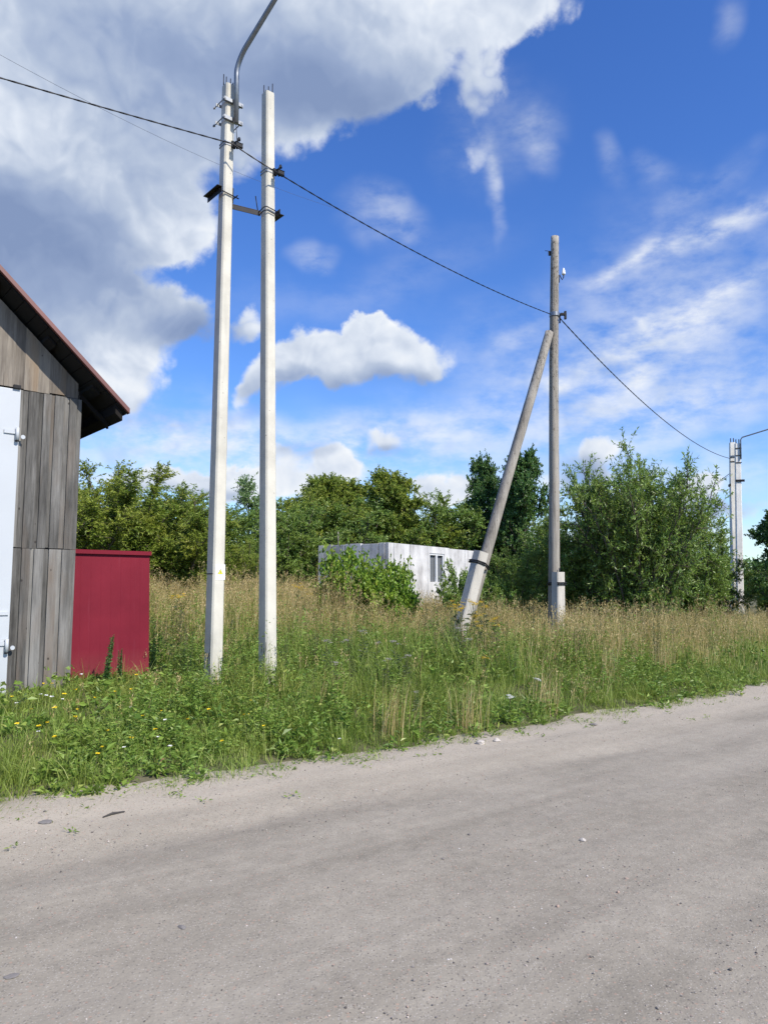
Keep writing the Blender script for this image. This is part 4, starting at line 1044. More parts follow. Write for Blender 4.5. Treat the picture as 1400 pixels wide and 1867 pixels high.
def spruces():
    def one():
        g = np.random.default_rng(77); pos, ax = [], []
        H = 8.0
        for z in np.linspace(.8, 7.9, 34):
            r_ = 1.75 * (1 - z / 8.1) ** .85 + .05
            for k in range(11):
                a = g.uniform(0, 6.28); rr = r_ * g.uniform(.75, 1.1); m = max(3, int(16 * rr / 1.7))
                f = g.uniform(.1, 1, m)[:, None]; d = np.array([math.cos(a), math.sin(a), -.25])
                pos.append(np.array([0, 0, z]) + d * rr * f + g.normal(size=(m, 3)) * .05); ax.append(unit(d + g.normal(size=(m, 3)) * .5))
        pos.append(np.array([[0, 0, 7.8]] * 8)); ax.append(unit(np.array([[0, 0, 1.]] * 8) + g.normal(size=(8, 3)) * .2))
        pos = np.concatenate(pos); ax = np.concatenate(ax); n = len(pos)
        V, Q = leaf_quads(pos, ax, np.full(n, .34), np.full(n, .10), g)
        c = np_mesh('crown', V, quads=Q); c.materials.append(LEAF['pine'])
        V, Q = tubes_np([(np.array([[0, 0, 0], [0, 0, 4], [0, 0, 7.9]], float), np.array([.14, .09, .01]))], 6); w = np_mesh('trunk', V, quads=Q); w.materials.append(MAT['bark'])
        return c, w
    c, w = one(); KIND['spruce'] = (c, w, 8.0)
    for px, top, Y, lab in ((1314, 990, 95, 'small distant spruce spire between the willow bush and far poles'), (1326, 996, 97, 'distant spruce spire touching the far poles on their left'), (1300, 1001, 99, 'lowest distant spruce spire at the edge of the willow bush')):
        r_ = plant('spruce_tree', 'spruce', px, Y, top, lab, 'tree', GT, .8)
        for ch in r_.children: ch.name = 'crown' if 'foliage' in ch.name else 'trunk'
    # far wood: one mass
    g = np.random.default_rng(5); P = []
    for i in range(260):
        x = g.uniform(-110, 130); y = g.uniform(46, 70) if x < 20 else g.uniform(85, 130); hh = g.uniform(4.0, 6.2) * (.8 if x < 15 else .85); r_ = g.uniform(1.6, 3)
        m = 520; d = unit(g.normal(size=(m, 3))) * g.uniform(.6, 1, (m, 1)) ** .5
        zz = hh * (.5 + .5 * d[:, 2] * (1 - .15 * np.abs(d[:, 0]))); P.append(np.stack([x + d[:, 0] * r_, y + d[:, 1] * r_, .3 + zz], 1))
    P = np.concatenate(P); n = len(P); V, Q = leaf_quads(P, unit(g.normal(size=(n, 3))), g.uniform(.3, .6, n), g.uniform(.2, .4, n), g)
    o = link('distant_woodland', np_mesh('distant_woodland', V, quads=Q), LEAF['dark']); tag(o, 'distant dark woodland along the horizon behind the bushes', 'woodland', kind='stuff')
spruces()

# ------------------------------------------------------------------ grasses (uncountable)
def blades(x, y, h, w, lean, az, g, seg=3, curl=1.0, zoff=-.02):
    n = len(x); z = height(x, y) + zoff
    base = np.stack([x, y, z], -1); d = np.stack([np.cos(az), np.sin(az), np.zeros(n)], -1)
    fa = az + np.pi / 2 + g.normal(size=n) * .7; sd = np.stack([np.cos(fa), np.sin(fa), np.zeros(n)], -1)
    rows = []
    for i in range(seg + 1):
        t = i / seg; up_ = h * (t - .38 * lean * t ** 2.2 * curl); out_ = h * lean * (t ** 1.8)
        c = base + d * out_[:, None] + np.array([0, 0, 1.]) * up_[:, None]; hw = (w * .5 * (1 - t) ** .75 + .0004)[:, None]
        rows.append(c - sd * hw); rows.append(c + sd * hw)
    V = np.stack(rows, 1).reshape(-1, 3); k = 2 * (seg + 1)
    b = (np.arange(n) * k)[:, None, None]; q = np.array([[2 * i, 2 * i + 1, 2 * i + 3, 2 * i + 2] for i in range(seg)])[None]
    tip = base + d * (h * lean)[:, None] + np.array([0, 0, 1.]) * (h * (1 - .38 * lean * curl))[:, None]
    return V, (b + q).reshape(-1, 4), tip
BARN_C = at(128, 1240, 9.2)
def sample(n, smin, smax, g, ymax=30.0):
    """points of the verge in view (with a margin), density falling with distance"""
    xs, ys = [], []
    tot = 0
    while tot < n:
        m = n * 3; Y = 4.6 + (ymax - 4.6) * g.random(m) ** 1.55; X = (g.random(m) * 2 - 1) * (Y * .60 + 1.6)
        s = sdist(X, Y)
        k = (s > smin) & (s < smax)
        p = np.stack([X - BARN_C.x, Y - BARN_C.y], -1); u = p @ np.array(D.xy); v = p @ np.array(NRM.xy)
        k &= ~((u < -.02) & (v < .01) & (u > -6.6) & (v > -8.2))
        xs.append(X[k]); ys.append(Y[k]); tot += k.sum()
    return np.concatenate(xs)[:n], np.concatenate(ys)[:n]
def tall(x, y, s):   # how tall the sward stands: low by the road and in front of the barn, tall further back
    t = .15 + .14 * smooth(s, .1, .8) + .30 * smooth(s, .5, 2.6) + .14 * smooth(s, 3.5, 7)
    left = 1 - smooth(x, -2.9, -.9)
    t = t * (1 - .52 * left * (1 - smooth(y, 9.6, 11.5)))
    t = t * (1 - .42 * smooth(s, 6, 12) * (1 - smooth(x, 3, 7)))
    t = t * (1 - .26 * smooth(x, -.8, 1.2) * smooth(s, 2.5, 5)) * (1 - .3 * smooth(x, 6, 11))
    t = t * (1 - .5 * smooth(x, 5, 9) * smooth(s, 3, 7))
    t = t * np.where((x > -4.3) & (x < -2.75) & (y > 8.2) & (y < 10.0), .5, 1.0)
    return t * np.clip(.25 + 1.5 * fbm(x * 1.3, y * 1.3, 3), .45, 1.6)
def dryness(x, y, s):
    d = smooth(s, 2.6, 6.0) * .85 + .85 * smooth(x, 1.4, 3.4) * smooth(s, 1.1, 2.3)
    d = d + (fbm(x * .7 + 9, y * .7, 3) - .5) * 1.1
    d = d - .22 * (1 - smooth(x, .2, 2.4)) * (1 - smooth(y, 12.5, 16))
    return np.clip(d * (1 - .75 * (1 - smooth(x, -2.4, -.6)) * (1 - smooth(y, 10, 13))), 0, 1)
G_GREEN = leaf_mat('grass_green', [(0, (0.107, 0.176, 0.027)), (.4, (0.189, 0.287, 0.047)), (.75, (0.290, 0.393, 0.076)), (1, (0.451, 0.492, 0.169))], (0.344, 0.348, 0.070), .38, .5, .35, .7)
G_DRY = leaf_mat('grass_dry', [(0, (0.312, 0.227, 0.095)), (.5, (0.562, 0.424, 0.202)), (.85, (0.772, 0.602, 0.316)), (1, (0.958, 0.786, 0.486))], (0.417, 0.325, 0.106), .35, .6, .25, .8)
G_WEED = leaf_mat('weed_leaf', [(0, (0.078, 0.152, 0.024)), (.5, (0.160, 0.270, 0.043)), (.85, (0.255, 0.376, 0.070)), (1, (0.400, 0.434, 0.120))], (0.277, 0.342, 0.060), .32, .45, .4, 1.1)
def grasses():
    g = np.random.default_rng(21)
    Vs, Qs, off = [], [], 0
    def push(V, Q):
        nonlocal off
        Vs.append(V); Qs.append(Q + off); off += len(V)
    # green sward in tufts
    n = 150000; x, y = sample(n, -.12, 16, g)
    tuft = fbm(x * 2.3, y * 2.3, 3); s = sdist(x, y)
    edge_noise = (fbm(x * 1.6, y * 1.6, 3) - .42) * 1.7
    edge_noise = edge_noise + .25 * (g.random(n) - .4)
    keep = (g.random(n) < .35 + 1.3 * smooth(tuft, .3, .7)) & (s > edge_noise * (s < .9)) & (g.random(n) > .55 * dryness(x, y, s))
    x, y, s = x[keep], y[keep], s[keep]; n = len(x)
    h = tall(x, y, s) * g.uniform(.45, 1.25, n); far = smooth(y, 8, 22)
    lay = smooth(fbm(x * 1.5 + 3, y * 1.5, 3), .45, .68)
    V, Q, _ = blades(x, y, h, g.uniform(.0035, .0105, n) * (1 + .9 * far), g.beta(2, 2.4, n) * (.7 + .75 * lay), fbm(x * .9, y * .9, 2) * 12 + g.normal(size=n) * 1.1, g, 3); push(V, Q)
    # loose tufts with long arching leaves, also on the road margin
    m = 1300; tx, ty = sample(m, -.25, 4.5, g, 16); per = 34
    rad = g.random((m, per)) ** .7 * .10; aa = g.uniform(0, 6.28, (m, per)); hh = (g.uniform(.10, .34, (m, 1)) * g.uniform(.5, 1.2, (m, per)) * np.where(sdist(tx, ty) < .3, .5, 1)[:, None])
    X = (tx[:, None] + np.cos(aa) * rad).ravel(); Yv = (ty[:, None] + np.sin(aa) * rad).ravel()
    V, Q, _ = blades(X, Yv, hh.ravel(), g.uniform(.004, .008, m * per), (g.beta(2.2, 1.8, (m, per)) * 1.1).ravel(), aa.ravel(), g, 4, 1.1); push(V, Q)
    o = link('meadow_grass', np_mesh('meadow_grass', np.concatenate(Vs), quads=np.concatenate(Qs)), G_GREEN); tag(o, 'green meadow grass growing along the roadside verge', 'grass', kind='stuff')
    # dry stalks with seed heads
    Vs, Qs, off = [], [], 0
    n = 120000; x, y = sample(n, .5, 17, g); s = sdist(x, y); k = g.random(n) < dryness(x, y, s) ** 1.2 * 1.15; x, y, s = x[k], y[k], s[k]; n = len(x)
    h = tall(x, y, s) * g.uniform(.75, 1.55, n); far = smooth(y, 8, 22)
    az = g.normal(.4, 1.2, n)
    V, Q, tip = blades(x, y, h, g.uniform(.0028, .0055, n) * (1 + 1.1 * far), g.beta(1.8, 4, n) * .75, az, g, 3); push(V, Q)
    sel = np.where(g.random(n) < .55)[0]; r_ = 5
    tp = np.repeat(tip[sel], r_, 0) + g.normal(size=(len(sel) * r_, 3)) * np.array([.012, .012, .03]) - np.array([0, 0, .02])
    ax = unit(np.array([0, 0, 1.]) + g.normal(size=(len(tp), 3)) * .55)
    V, Q = leaf_quads(tp, ax, g.uniform(.02, .055, len(tp)), g.uniform(.006, .014, len(tp)), g); push(V, Q)
    n = 3200; x, y = sample(n, 1.0, 16, g); s = sdist(x, y); k = g.random(n) < .15 + .9 * dryness(x, y, s); x, y = x[k], y[k]; n = len(x); s = s[k]
    V, Q, tip = blades(x, y, tall(x, y, s) * g.uniform(1.05, 1.7, n), np.full(n, .0042) * (1 + .8 * smooth(y, 8, 20)), g.beta(2, 5, n) * .7, g.normal(.3, 1.3, n), g, 3); push(V, Q)
    r_ = 16; f = g.random((n, r_)); tp = (tip[:, None] + g.normal(size=(n, r_, 3)) * np.array([.014, .014, 0]) - f[..., None] * np.array([0, 0, .13])).reshape(-1, 3)
    V, Q = leaf_quads(tp, unit(np.array([.2, 0, 1.]) + g.normal(size=(len(tp), 3)) * .5), g.uniform(.018, .045, len(tp)), g.uniform(.006, .012, len(tp)), g); push(V, Q)
    # bunches of pale standing stalks
    for (bx, by, nn_, hh) in [(at(712, 1200, 7.9).x, 7.9, 90, .62), (.9, 8.4, 60, .6), (2.0, 9.4, 70, .6), (3.4, 11.5, 120, .6), (-.6, 8.6, 50, .55), (4.6, 12.4, 120, .65), (1.6, 11.4, 80, .7), (5.6, 13.2, 120, .6)]:
        X = bx + g.normal(size=nn_) * .10; Yv = by + g.normal(size=nn_) * .10
        V, Q, tip = blades(X, Yv, g.uniform(.7, 1.15, nn_) * hh, np.full(nn_, .0045), g.beta(1.6, 5, nn_) * .6, g.normal(.3, .9, nn_), g, 4); push(V, Q)
    o = link('dry_grass', np_mesh('dry_grass', np.concatenate(Vs), quads=np.concatenate(Qs)), G_DRY); tag(o, 'straw coloured dry grass with seed heads standing across the meadow', 'grass', kind='stuff')
    # broad-leaved ground cover
    Vs, Qs, off = [], [], 0
    m = 5200; x, y = sample(m, -.12, 12, g, 20); s = sdist(x, y); k = (s > (fbm(x * 1.6, y * 1.6, 3) - .45) * .9) & (fbm(x * .9 + 4, y * .9, 3) > .40); x, y, s = x[k], y[k], s[k]; m = len(x)
    per = 16; th = tall(x, y, s)
    a = g.uniform(0, 6.28, (m, per)); zz = g.random((m, per)) * th[:, None] * g.uniform(.35, .95, (m, 1)); rr = g.uniform(.005, .06, (m, per))
    pos = np.stack([x[:, None] + np.cos(a) * rr, y[:, None] + np.sin(a) * rr, height(x, y)[:, None] + zz + .005], -1).reshape(-1, 3)
    ax = unit(np.stack([np.cos(a), np.sin(a), g.normal(.35, .45, (m, per))], -1).reshape(-1, 3))
    big = np.repeat(g.uniform(.6, 1.5, m), per); n = m * per
    V, Q = leaf_quads(pos, ax, big * g.uniform(.035, .085, n), big * g.uniform(.014, .038, n), g); push(V, Q)
    # taller leafy stems in the sward
    m = 4600; x, y = sample(m, .6, 13, g, 20); s = sdist(x, y); k = (fbm(x * .8 + 11, y * .8, 3) > .44) & ((x > -2.6) | (y > 10.2)); x, y, s = x[k], y[k], s[k]; m = len(x)
    per = 26; th = tall(x, y, s) * g.uniform(.7, 1.3, m); f = g.random((m, per)) ** .8; a = g.uniform(0, 6.28, (m, per)); ln = g.normal(size=(m, 2)) * .16
    pos = np.stack([x[:, None] + ln[:, :1] * f * th[:, None] + np.cos(a) * .012, y[:, None] + ln[:, 1:] * f * th[:, None] + np.sin(a) * .012, height(x, y)[:, None] + f * th[:, None]], -1).reshape(-1, 3)
    ax = unit(np.stack([np.cos(a), np.sin(a), g.normal(.25, .4, (m, per))], -1).reshape(-1, 3)); n = m * per; sz = np.repeat(g.uniform(.6, 1.4, m), per) * (1.15 - .6 * f.ravel())
    V, Q = leaf_quads(pos, ax, sz * g.uniform(.04, .085, n), sz * g.uniform(.013, .034, n), g); push(V, Q)
    # creeping bits thinning out over the sandy margin
    m = 900; x, y = sample(m, -.75, .35, g, 14); s = sdist(x, y); k = g.random(m) < .04 + .9 * smooth(s + (fbm(x * 2, y * 2, 3) - .5) * .9, -.35, .3); x, y = x[k], y[k]; m = len(x)
    per = 12; a = g.uniform(0, 6.28, (m, per)); rr = g.uniform(0, .05, (m, per)); X = x[:, None] + np.cos(a) * rr; Yv = y[:, None] + np.sin(a) * rr
    pos = np.stack([X, Yv, np.maximum(height(X, Yv), .005) + g.uniform(.0, .025, (m, per))], -1).reshape(-1, 3)
    ax = unit(np.stack([np.cos(a), np.sin(a), g.normal(.25, .3, (m, per))], -1).reshape(-1, 3)); n = m * per
    V, Q = leaf_quads(pos, ax, g.uniform(.015, .045, n), g.uniform(.006, .016, n), g); push(V, Q)
    # large burdock-like leaves here and there
    m = 60; x, y = sample(m, 1.0, 6, g, 14); per = 7; a = g.uniform(0, 6.28, (m, per)); hh = g.uniform(.08, .4, (m, 1)) * g.uniform(.6, 1, (m, per))
    pos = np.stack([x[:, None] + np.cos(a) * .05, y[:, None] + np.sin(a) * .05, height(x, y)[:, None] + hh], -1).reshape(-1, 3)
    ax = unit(np.stack([np.cos(a), np.sin(a), g.normal(.3, .3, (m, per))], -1).reshape(-1, 3))
    V, Q = leaf_quads(pos, ax, g.uniform(.06, .13, m * per), g.uniform(.04, .08, m * per), g, .12); push(V, Q)
    o = link('ground_cover', np_mesh('ground_cover', np.concatenate(Vs), quads=np.concatenate(Qs)), G_WEED); tag(o, 'broad leaved green weeds covering the verge among the grass', 'weeds', kind='stuff')
grasses()

# ------------------------------------------------------------------ single weeds and flowers
FL = dict(yellow=plain('petal_yellow', (.80, .60, .02), .6, 0, .1, 40), tansy=plain('tansy_yellow', (.62, .42, .03), .7, 0, .2, 40), white=plain('petal_white', (.78, .78, .74), .6, 0, .05, 40),
          grey=plain('seed_fluff', (.33, .31, .27), .9, 0, .15, 30), purple=plain('thistle_pink', (.40, .25, .33), .8, 0, .2, 30))
M_STEM = leaf_mat('weed_stem', [(0, (0.095, 0.115, 0.041)), (.6, (0.149, 0.155, 0.061)), (1, (0.257, 0.216, 0.108))], None, .2, .6, .25)
M_MUG = leaf_mat('mugwort_leaf', [(0, (0.047, 0.068, 0.034)), (.6, (0.088, 0.111, 0.054)), (1, (0.176, 0.189, 0.121))], None, .25, .6, .25)
M_BROWN = leaf_mat('withered_leaf', [(0, (0.115, 0.074, 0.038)), (.6, (0.196, 0.135, 0.068)), (1, (0.311, 0.243, 0.135))], None, .2, .7, .2)
def flower_mesh(seed, h, petal_r, npet, cup):
    g = np.random.default_rng(seed)
    V1, Q1 = tubes_np([(np.array([[0, 0, 0], [.01, .005, h * .5], [.015, .0, h]]), np.array([.0022, .0018, .0016]))], 4)
    a = np.arange(npet) * 2 * np.pi / npet; c = np.array([.015, 0, h])
    V2, Q2 = leaf_quads(np.repeat(c[None], npet, 0) + 0, unit(np.stack([np.cos(a), np.sin(a), np.full(npet, cup)], -1)), np.full(npet, petal_r), np.full(npet, petal_r * .75), g, .05)
    V = np.concatenate([V1, V2]); Q = np.concatenate([Q1, Q2 + len(V1)])
    return np_mesh('flower', V, quads=Q, mat_idx=[0] * len(Q1) + [1] * len(Q2))
def umbel_mesh(seed, h, n, spread, rr, leafy=True):
    """stem with branches to flat clusters; returns stem mesh, head mesh"""
    g = np.random.default_rng(seed); segs = [(np.array([[0, 0, 0], [.02, .0, h * .55], [.03, .01, h * .9]]), np.array([.005, .004, .003]))]; hp = []
    for i in range(n):
        a = g.uniform(0, 6.28); r_ = spread * math.sqrt(g.uniform(0, 1)); e = np.array([.03 + math.cos(a) * r_, math.sin(a) * r_, h * g.uniform(.93, 1.04)])
        segs.append((np.stack([np.array([.03, .01, h * g.uniform(.72, .88)]), e]), np.array([.002, .0012])))
        m = 24; hp.append(e + g.normal(size=(m, 3)) * np.array([rr, rr, rr * .25]))
    V, Q = tubes_np(segs, 4); nq = len(Q); mi = [0] * nq
    if leafy:
        m = 60; z = g.uniform(.05, .8, m) * h; a = g.uniform(0, 6.28, m); p = np.stack([.025 + np.cos(a) * .01, np.sin(a) * .01, z], -1)
        V2, Q2 = leaf_quads(p, unit(np.stack([np.cos(a), np.sin(a), g.normal(.3, .4, m)], -1)), g.uniform(.05, .11, m), g.uniform(.012, .03, m), g); Q = np.concatenate([Q, Q2 + len(V)]); V = np.concatenate([V, V2]); mi += [1] * m
    st = np_mesh('stem', V, quads=Q, mat_idx=mi); heads = []
    for q in hp:
        k = len(q); V, Q = leaf_quads(q, unit(g.normal(size=(k, 3))), np.full(k, rr * .62), np.full(k, rr * .5), g)
        heads.append(np_mesh('flower_head', V, quads=Q))
    return st, heads
def spire_mesh(seed, h, m, ll, lw, stems=3):
    g = np.random.default_rng(seed); segs = []; pos, ax = [], []
    for s in range(stems):
        a = g.uniform(0, 6.28); top = np.array([math.cos(a) * .12 * h, math.sin(a) * .12 * h, h * g.uniform(.75, 1)]); mid = top * .5 + g.normal(size=3) * .01
        segs.append((np.stack([np.zeros(3), mid, top]), np.array([.006, .0045, .002])))
        f = g.random(m) ** .8; p = top[None] * f[:, None]; aa = g.uniform(0, 6.28, m); w = (1 - f * .75)
        pos.append(p); ax.append(unit(np.stack([np.cos(aa), np.sin(aa), g.normal(.5, .35, m)], -1)) * w[:, None])
    V, Q = tubes_np(segs, 4); st = np_mesh('stem', V, quads=Q); P = np.concatenate(pos); A = np.concatenate(ax); wn = np.linalg.norm(A, axis=1)
    V, Q = leaf_quads(P, A / wn[:, None], ll * wn * g.uniform(.6, 1.3, len(P)), lw * wn * g.uniform(.6, 1.3, len(P)), g)
    return st, np_mesh('leaves', V, quads=Q)

yel = [(103, 1343), (170, 1378), (148, 1295), (88, 1317), (213, 1262), (235, 1258), (297, 1296), (310, 1308), (137, 1308), (56, 1215), (82, 1248), (95, 1246), (140, 1258), (250, 1232), (222, 1288), (330, 1272),
       (365, 1282), (410, 1352), (200, 1332), (445, 1304), (458, 1303), (462, 1278), (485, 1326), (193, 1362), (235, 1348), (70, 1325), (36, 1320), (60, 1292), (118, 1268), (176, 1274), (262, 1305), (382, 1296), (425, 1262), (670, 1299), (20, 1270), (285, 1330), (345, 1310), (106, 1290)]
fm = [flower_mesh(31, .20, .024, 8, .35), flower_mesh(32, .27, .020, 7, .6), flower_mesh(33, .16, .022, 9, .15)]
for m_ in fm: m_.materials.append(M_STEM); m_.materials.append(FL['yellow'])
wm = [flower_mesh(41, .20, .018, 9, .1), flower_mesh(42, .28, .022, 10, .05)]
for m_ in wm: m_.materials.append(M_STEM); m_.materials.append(FL['white'])
def ground_hit(px, py, lift):
    d = ray(px, py); lo, t = None, 3.0
    while t < 40:
        p = Vector((d.x / d.y * t, t, EYE + d.z / d.y * t))
        if p.z < hz(p.x, p.y) + lift: return p
        t += .03
    return p
def put_flower(px, py, meshes, hs, name, lab, cat, grp):
    i = random.randrange(len(meshes)); p = ground_hit(px, py, hs[i] * .95)
    o = bpy.data.objects.new(name, meshes[i]); COL.objects.link(o); o.location = (p.x, p.y, hz(p.x, p.y) - .01)
    s = random.uniform(.9, 1.15); o.scale = (s, s, 1.0); o.rotation_euler = (random.uniform(-.1, .1), random.uniform(-.1, .1), random.uniform(0, 6)); tag(o, lab, cat, grp)
for px, py in yel: put_flower(px, py, fm, [.20, .27, .16], 'yellow_flower', 'small yellow flower on a thin stem in the left verge', 'flower', 'yellow flowers in the left verge')
for px, py in [(30, 1283), (68, 1336), (230, 1362), (288, 1343), (310, 1363), (308, 1313), (114, 1276), (240, 1290), (78, 1266), (619, 1348), (673, 1195), (232, 1290), (84, 1268), (92, 1272), (150, 1230)]:
    put_flower(px, py, wm, [.20, .28], 'white_flower', 'small white flower on a thin stem in the grass', 'flower', 'white flowers in the grass')

um = [umbel_mesh(s, h, 8, .10, .016) for s, h in ((51, .80), (52, .68), (53, .9))]
for st, hd in um: st.materials.append(M_STEM); st.materials.append(M_MUG); [h_.materials.append(FL['tansy']) for h_ in hd]
def two(name, pair, px, py, lift, lab, cat, grp, parts, s=1.0, Y=None):
    if Y is None: p = ground_hit(px, py, lift)
    else: p = at(px, py, Y)
    r_ = empty(name, (p.x, p.y, hz(p.x, p.y) - .02), random.uniform(0, 6.28)); r_.scale = (s, s, s); tag(r_, lab, cat, grp)
    for m_, n_ in zip(pair, parts):
        for q_ in (m_ if isinstance(m_, list) else [m_]):
            o = bpy.data.objects.new(n_, q_); COL.objects.link(o); o.parent = r_
for i, (px, py, Y) in enumerate([(828, 1098, 12.4), (862, 1096, 12.6), (880, 1100, 12.8), (868, 1118, 12.2), (902, 1126, 12.6), (872, 1136, 11.8), (884, 1196, 10.4), (838, 1108, 12.2), (898, 1135, 12.0), (1330, 1180, 17), (1358, 1178, 17.5), (556, 1078, 14.5), (548, 1066, 14.8), (330, 1085, 13.2)]):
    st, hd = um[i % 3]; p = at(px, py, Y); g0 = hz(p.x, p.y); h0 = (.80, .68, .9)[i % 3]; sc = max(.45, min(1.6, (p.z - g0 + .02) / h0))
    near = i < 9
    two('tansy_plant', (st, hd), px, py, 0, 'tansy with flat yellow flower clusters at the foot of the leaning strut' if near else 'tansy with yellow flower clusters out in the dry meadow', 'wildflower',
        'tansy plants around the strut' if near else 'tansy plants in the meadow', ('stem', 'flower_head'), sc, Y)
sp_ = [spire_mesh(61, 1.0, 90, .09, .022, 4), spire_mesh(62, .9, 80, .08, .018, 5), spire_mesh(63, .8, 110, .07, .03, 4)]
for i, (st, lv) in enumerate(sp_): st.materials.append(M_STEM); lv.materials.append(M_MUG)
br_ = [spire_mesh(64, .9, 120, .05, .018, 5)]
for st, lv in br_: st.materials.append(M_BROWN); lv.materials.append(M_BROWN)
green_sp = spire_mesh(65, .7, 120, .10, .028, 4); green_sp[0].materials.append(M_STEM); green_sp[1].materials.append(G_WEED)
dk = spire_mesh(66, .8, 190, .085, .036, 3); dk[0].materials.append(MAT['bark']); dk[1].materials.append(LEAF['dark'])
two('dock_plant', dk, 192, 1240, 0, 'dark leafy weed spire standing against the middle of the red panel', 'weed', None, ('stem', 'leaves'), .86, 9.25)
two('dock_plant', dk, 218, 1240, 0, 'shorter weed spire against the right half of the red panel', 'weed', None, ('stem', 'leaves'), .62, 9.4)
for (px, Y, s) in [(830, 11.8, 1.05), (812, 12.0, .95), (850, 11.4, .8), (1050, 12.2, .8), (1062, 12.6, .85), (575, 10.5, .75), (520, 9.9, .6), (745, 10.3, .7), (735, 11.5, .8), (560, 12.5, .8), (640, 9.8, .6), (300, 11.5, .8), (325, 12, .9), (345, 11.2, .8), (970, 13.8, .9), (1120, 14.6, .9), (1160, 15, 1.0), (1195, 15.3, .95), (1090, 13.6, .9), (1260, 15.6, .9), (680, 13, .8), (610, 11.4, .7)]:
    two('mugwort', sp_[random.randrange(2)], px, 1150, 0, 'grey green mugwort clump with upright leafy stems in the tall grass', 'weed', 'mugwort clumps in the tall grass', ('stem', 'leaves'), s * random.uniform(.85, 1.1), Y)
for (px, Y, s) in [(800, 11.6, .85), (842, 12.6, .95), (905, 13.2, .9), (690, 14.2, .8), (660, 12.8, .75), (770, 13.4, .85), (1035, 14.2, .8), (1140, 14.2, .9), (1075, 15.0, .9), (620, 15.2, .9), (430, 13.4, .75), (290, 13.4, .8), (1225, 16, .9), (500, 14.2, .8), (1320, 17, .9), (720, 11.9, .6), (410, 8.9, .3)]:
    two('withered_weed', br_[0], px, 1150, 0, 'withered brown weed stalks with dry leaves amid the dry grass', 'weed', 'withered weed stalks in the meadow', ('stem', 'leaves'), s * random.uniform(.85, 1.1), Y)
for (px, Y, s) in [(345, 9.9, .8), (360, 10.2, .9), (330, 10.4, .7), (300, 10.6, .9), (400, 10.9, .9), (430, 11.2, 1.), (445, 10.2, .8), (460, 10.6, .9), (520, 10.6, .8), (560, 9.4, .6), (600, 8.9, .6), (500, 9.2, .6), (640, 8.5, .5), (780, 9.3, .6), (800, 10.0, .7), (1000, 11.0, .6), (1060, 11.6, .7), (290, 11.4, 1.), (280, 10.3, .8), (700, 9.4, .6), (900, 10.6, .6), (1240, 15.0, .7), (1290, 15.8, .8), (1370, 19, .9), (1345, 21, 1.0)]:
    two('nettle_clump', green_sp, px, 1150, 0, 'leafy green nettle clump growing through the grass', 'weed', 'nettle clumps in the grass', ('stem', 'leaves'), s * random.uniform(.85, 1.15), Y)
_g = np.random.default_rng(99)
def scatter(n, smin, smax, fn):
    x, y = sample(n, smin, smax, _g, 19)
    for a, b_ in zip(x, y):
        if a < -1.9 and b_ < 10.4: continue
        fn(700 + 1350 * a / b_, b_)
for px, Y, s_ in ((822, 12.0, 1.15), (842, 11.7, 1.05), (858, 12.1, 1.1), (872, 12.3, .95), (835, 12.5, 1.0), (1060, 12.3, .95), (1045, 12.6, .9)):
    two('nettle_clump', green_sp, px, 1150, 0, 'leafy green nettle clump growing through the grass', 'weed', 'nettle clumps in the grass', ('stem', 'leaves'), s_, Y)
scatter(34, 1.0, 9, lambda px, Y: two('nettle_clump', green_sp, px, 1150, 0, 'leafy green nettle clump growing through the grass', 'weed', 'nettle clumps in the grass', ('stem', 'leaves'), random.uniform(.45, .9), Y))
scatter(22, 1.6, 9, lambda px, Y: two('withered_weed', br_[0], px, 1150, 0, 'withered brown weed stalks with dry leaves amid the dry grass', 'weed', 'withered weed stalks in the meadow', ('stem', 'leaves'), random.uniform(.5, .9), Y))
scatter(26, 1.6, 10, lambda px, Y: two('mugwort', sp_[random.randrange(2)], px, 1150, 0, 'grey green mugwort clump with upright leafy stems in the tall grass', 'weed', 'mugwort clumps in the tall grass', ('stem', 'leaves'), random.uniform(.5, .95), Y))
th = umbel_mesh(71, .62, 5, .06, .018); th[0].materials.append(M_STEM); th[0].materials.append(M_MUG); [h_.materials.append(FL['grey']) for h_ in th[1]]
for (px, Y, s) in [(610, 9.2, .9), (600, 9.8, .95), (720, 9.9, 1.), (705, 9.6, .9), (690, 10.4, .9), (630, 10.2, 1.), (850, 10.9, 1.0), (835, 11.2, 1.1), (665, 10.6, 1.), (760, 8.6, .6), (740, 9.8, .9)]:
    two('thistle', th, px, 1150, 0, 'thistle gone to pale fluffy seed in the tall verge', 'weed', 'seeding thistles in the verge', ('stem', 'seed_head'), s * random.uniform(.85, 1.1), Y)
yr = umbel_mesh(72, .35, 9, .04, .012); yr[0].materials.append(M_STEM); yr[0].materials.append(G_WEED); [h_.materials.append(FL['white']) for h_ in yr[1]]
two('yarrow', yr, 925, 1268, .33, 'round pale yarrow head nearest the road in the right verge', 'wildflower', None, ('stem', 'flower_head'))
two('yarrow', yr, 978, 1238, .33, 'pale yarrow head further back below the wooden pole', 'wildflower', None, ('stem', 'flower_head'))

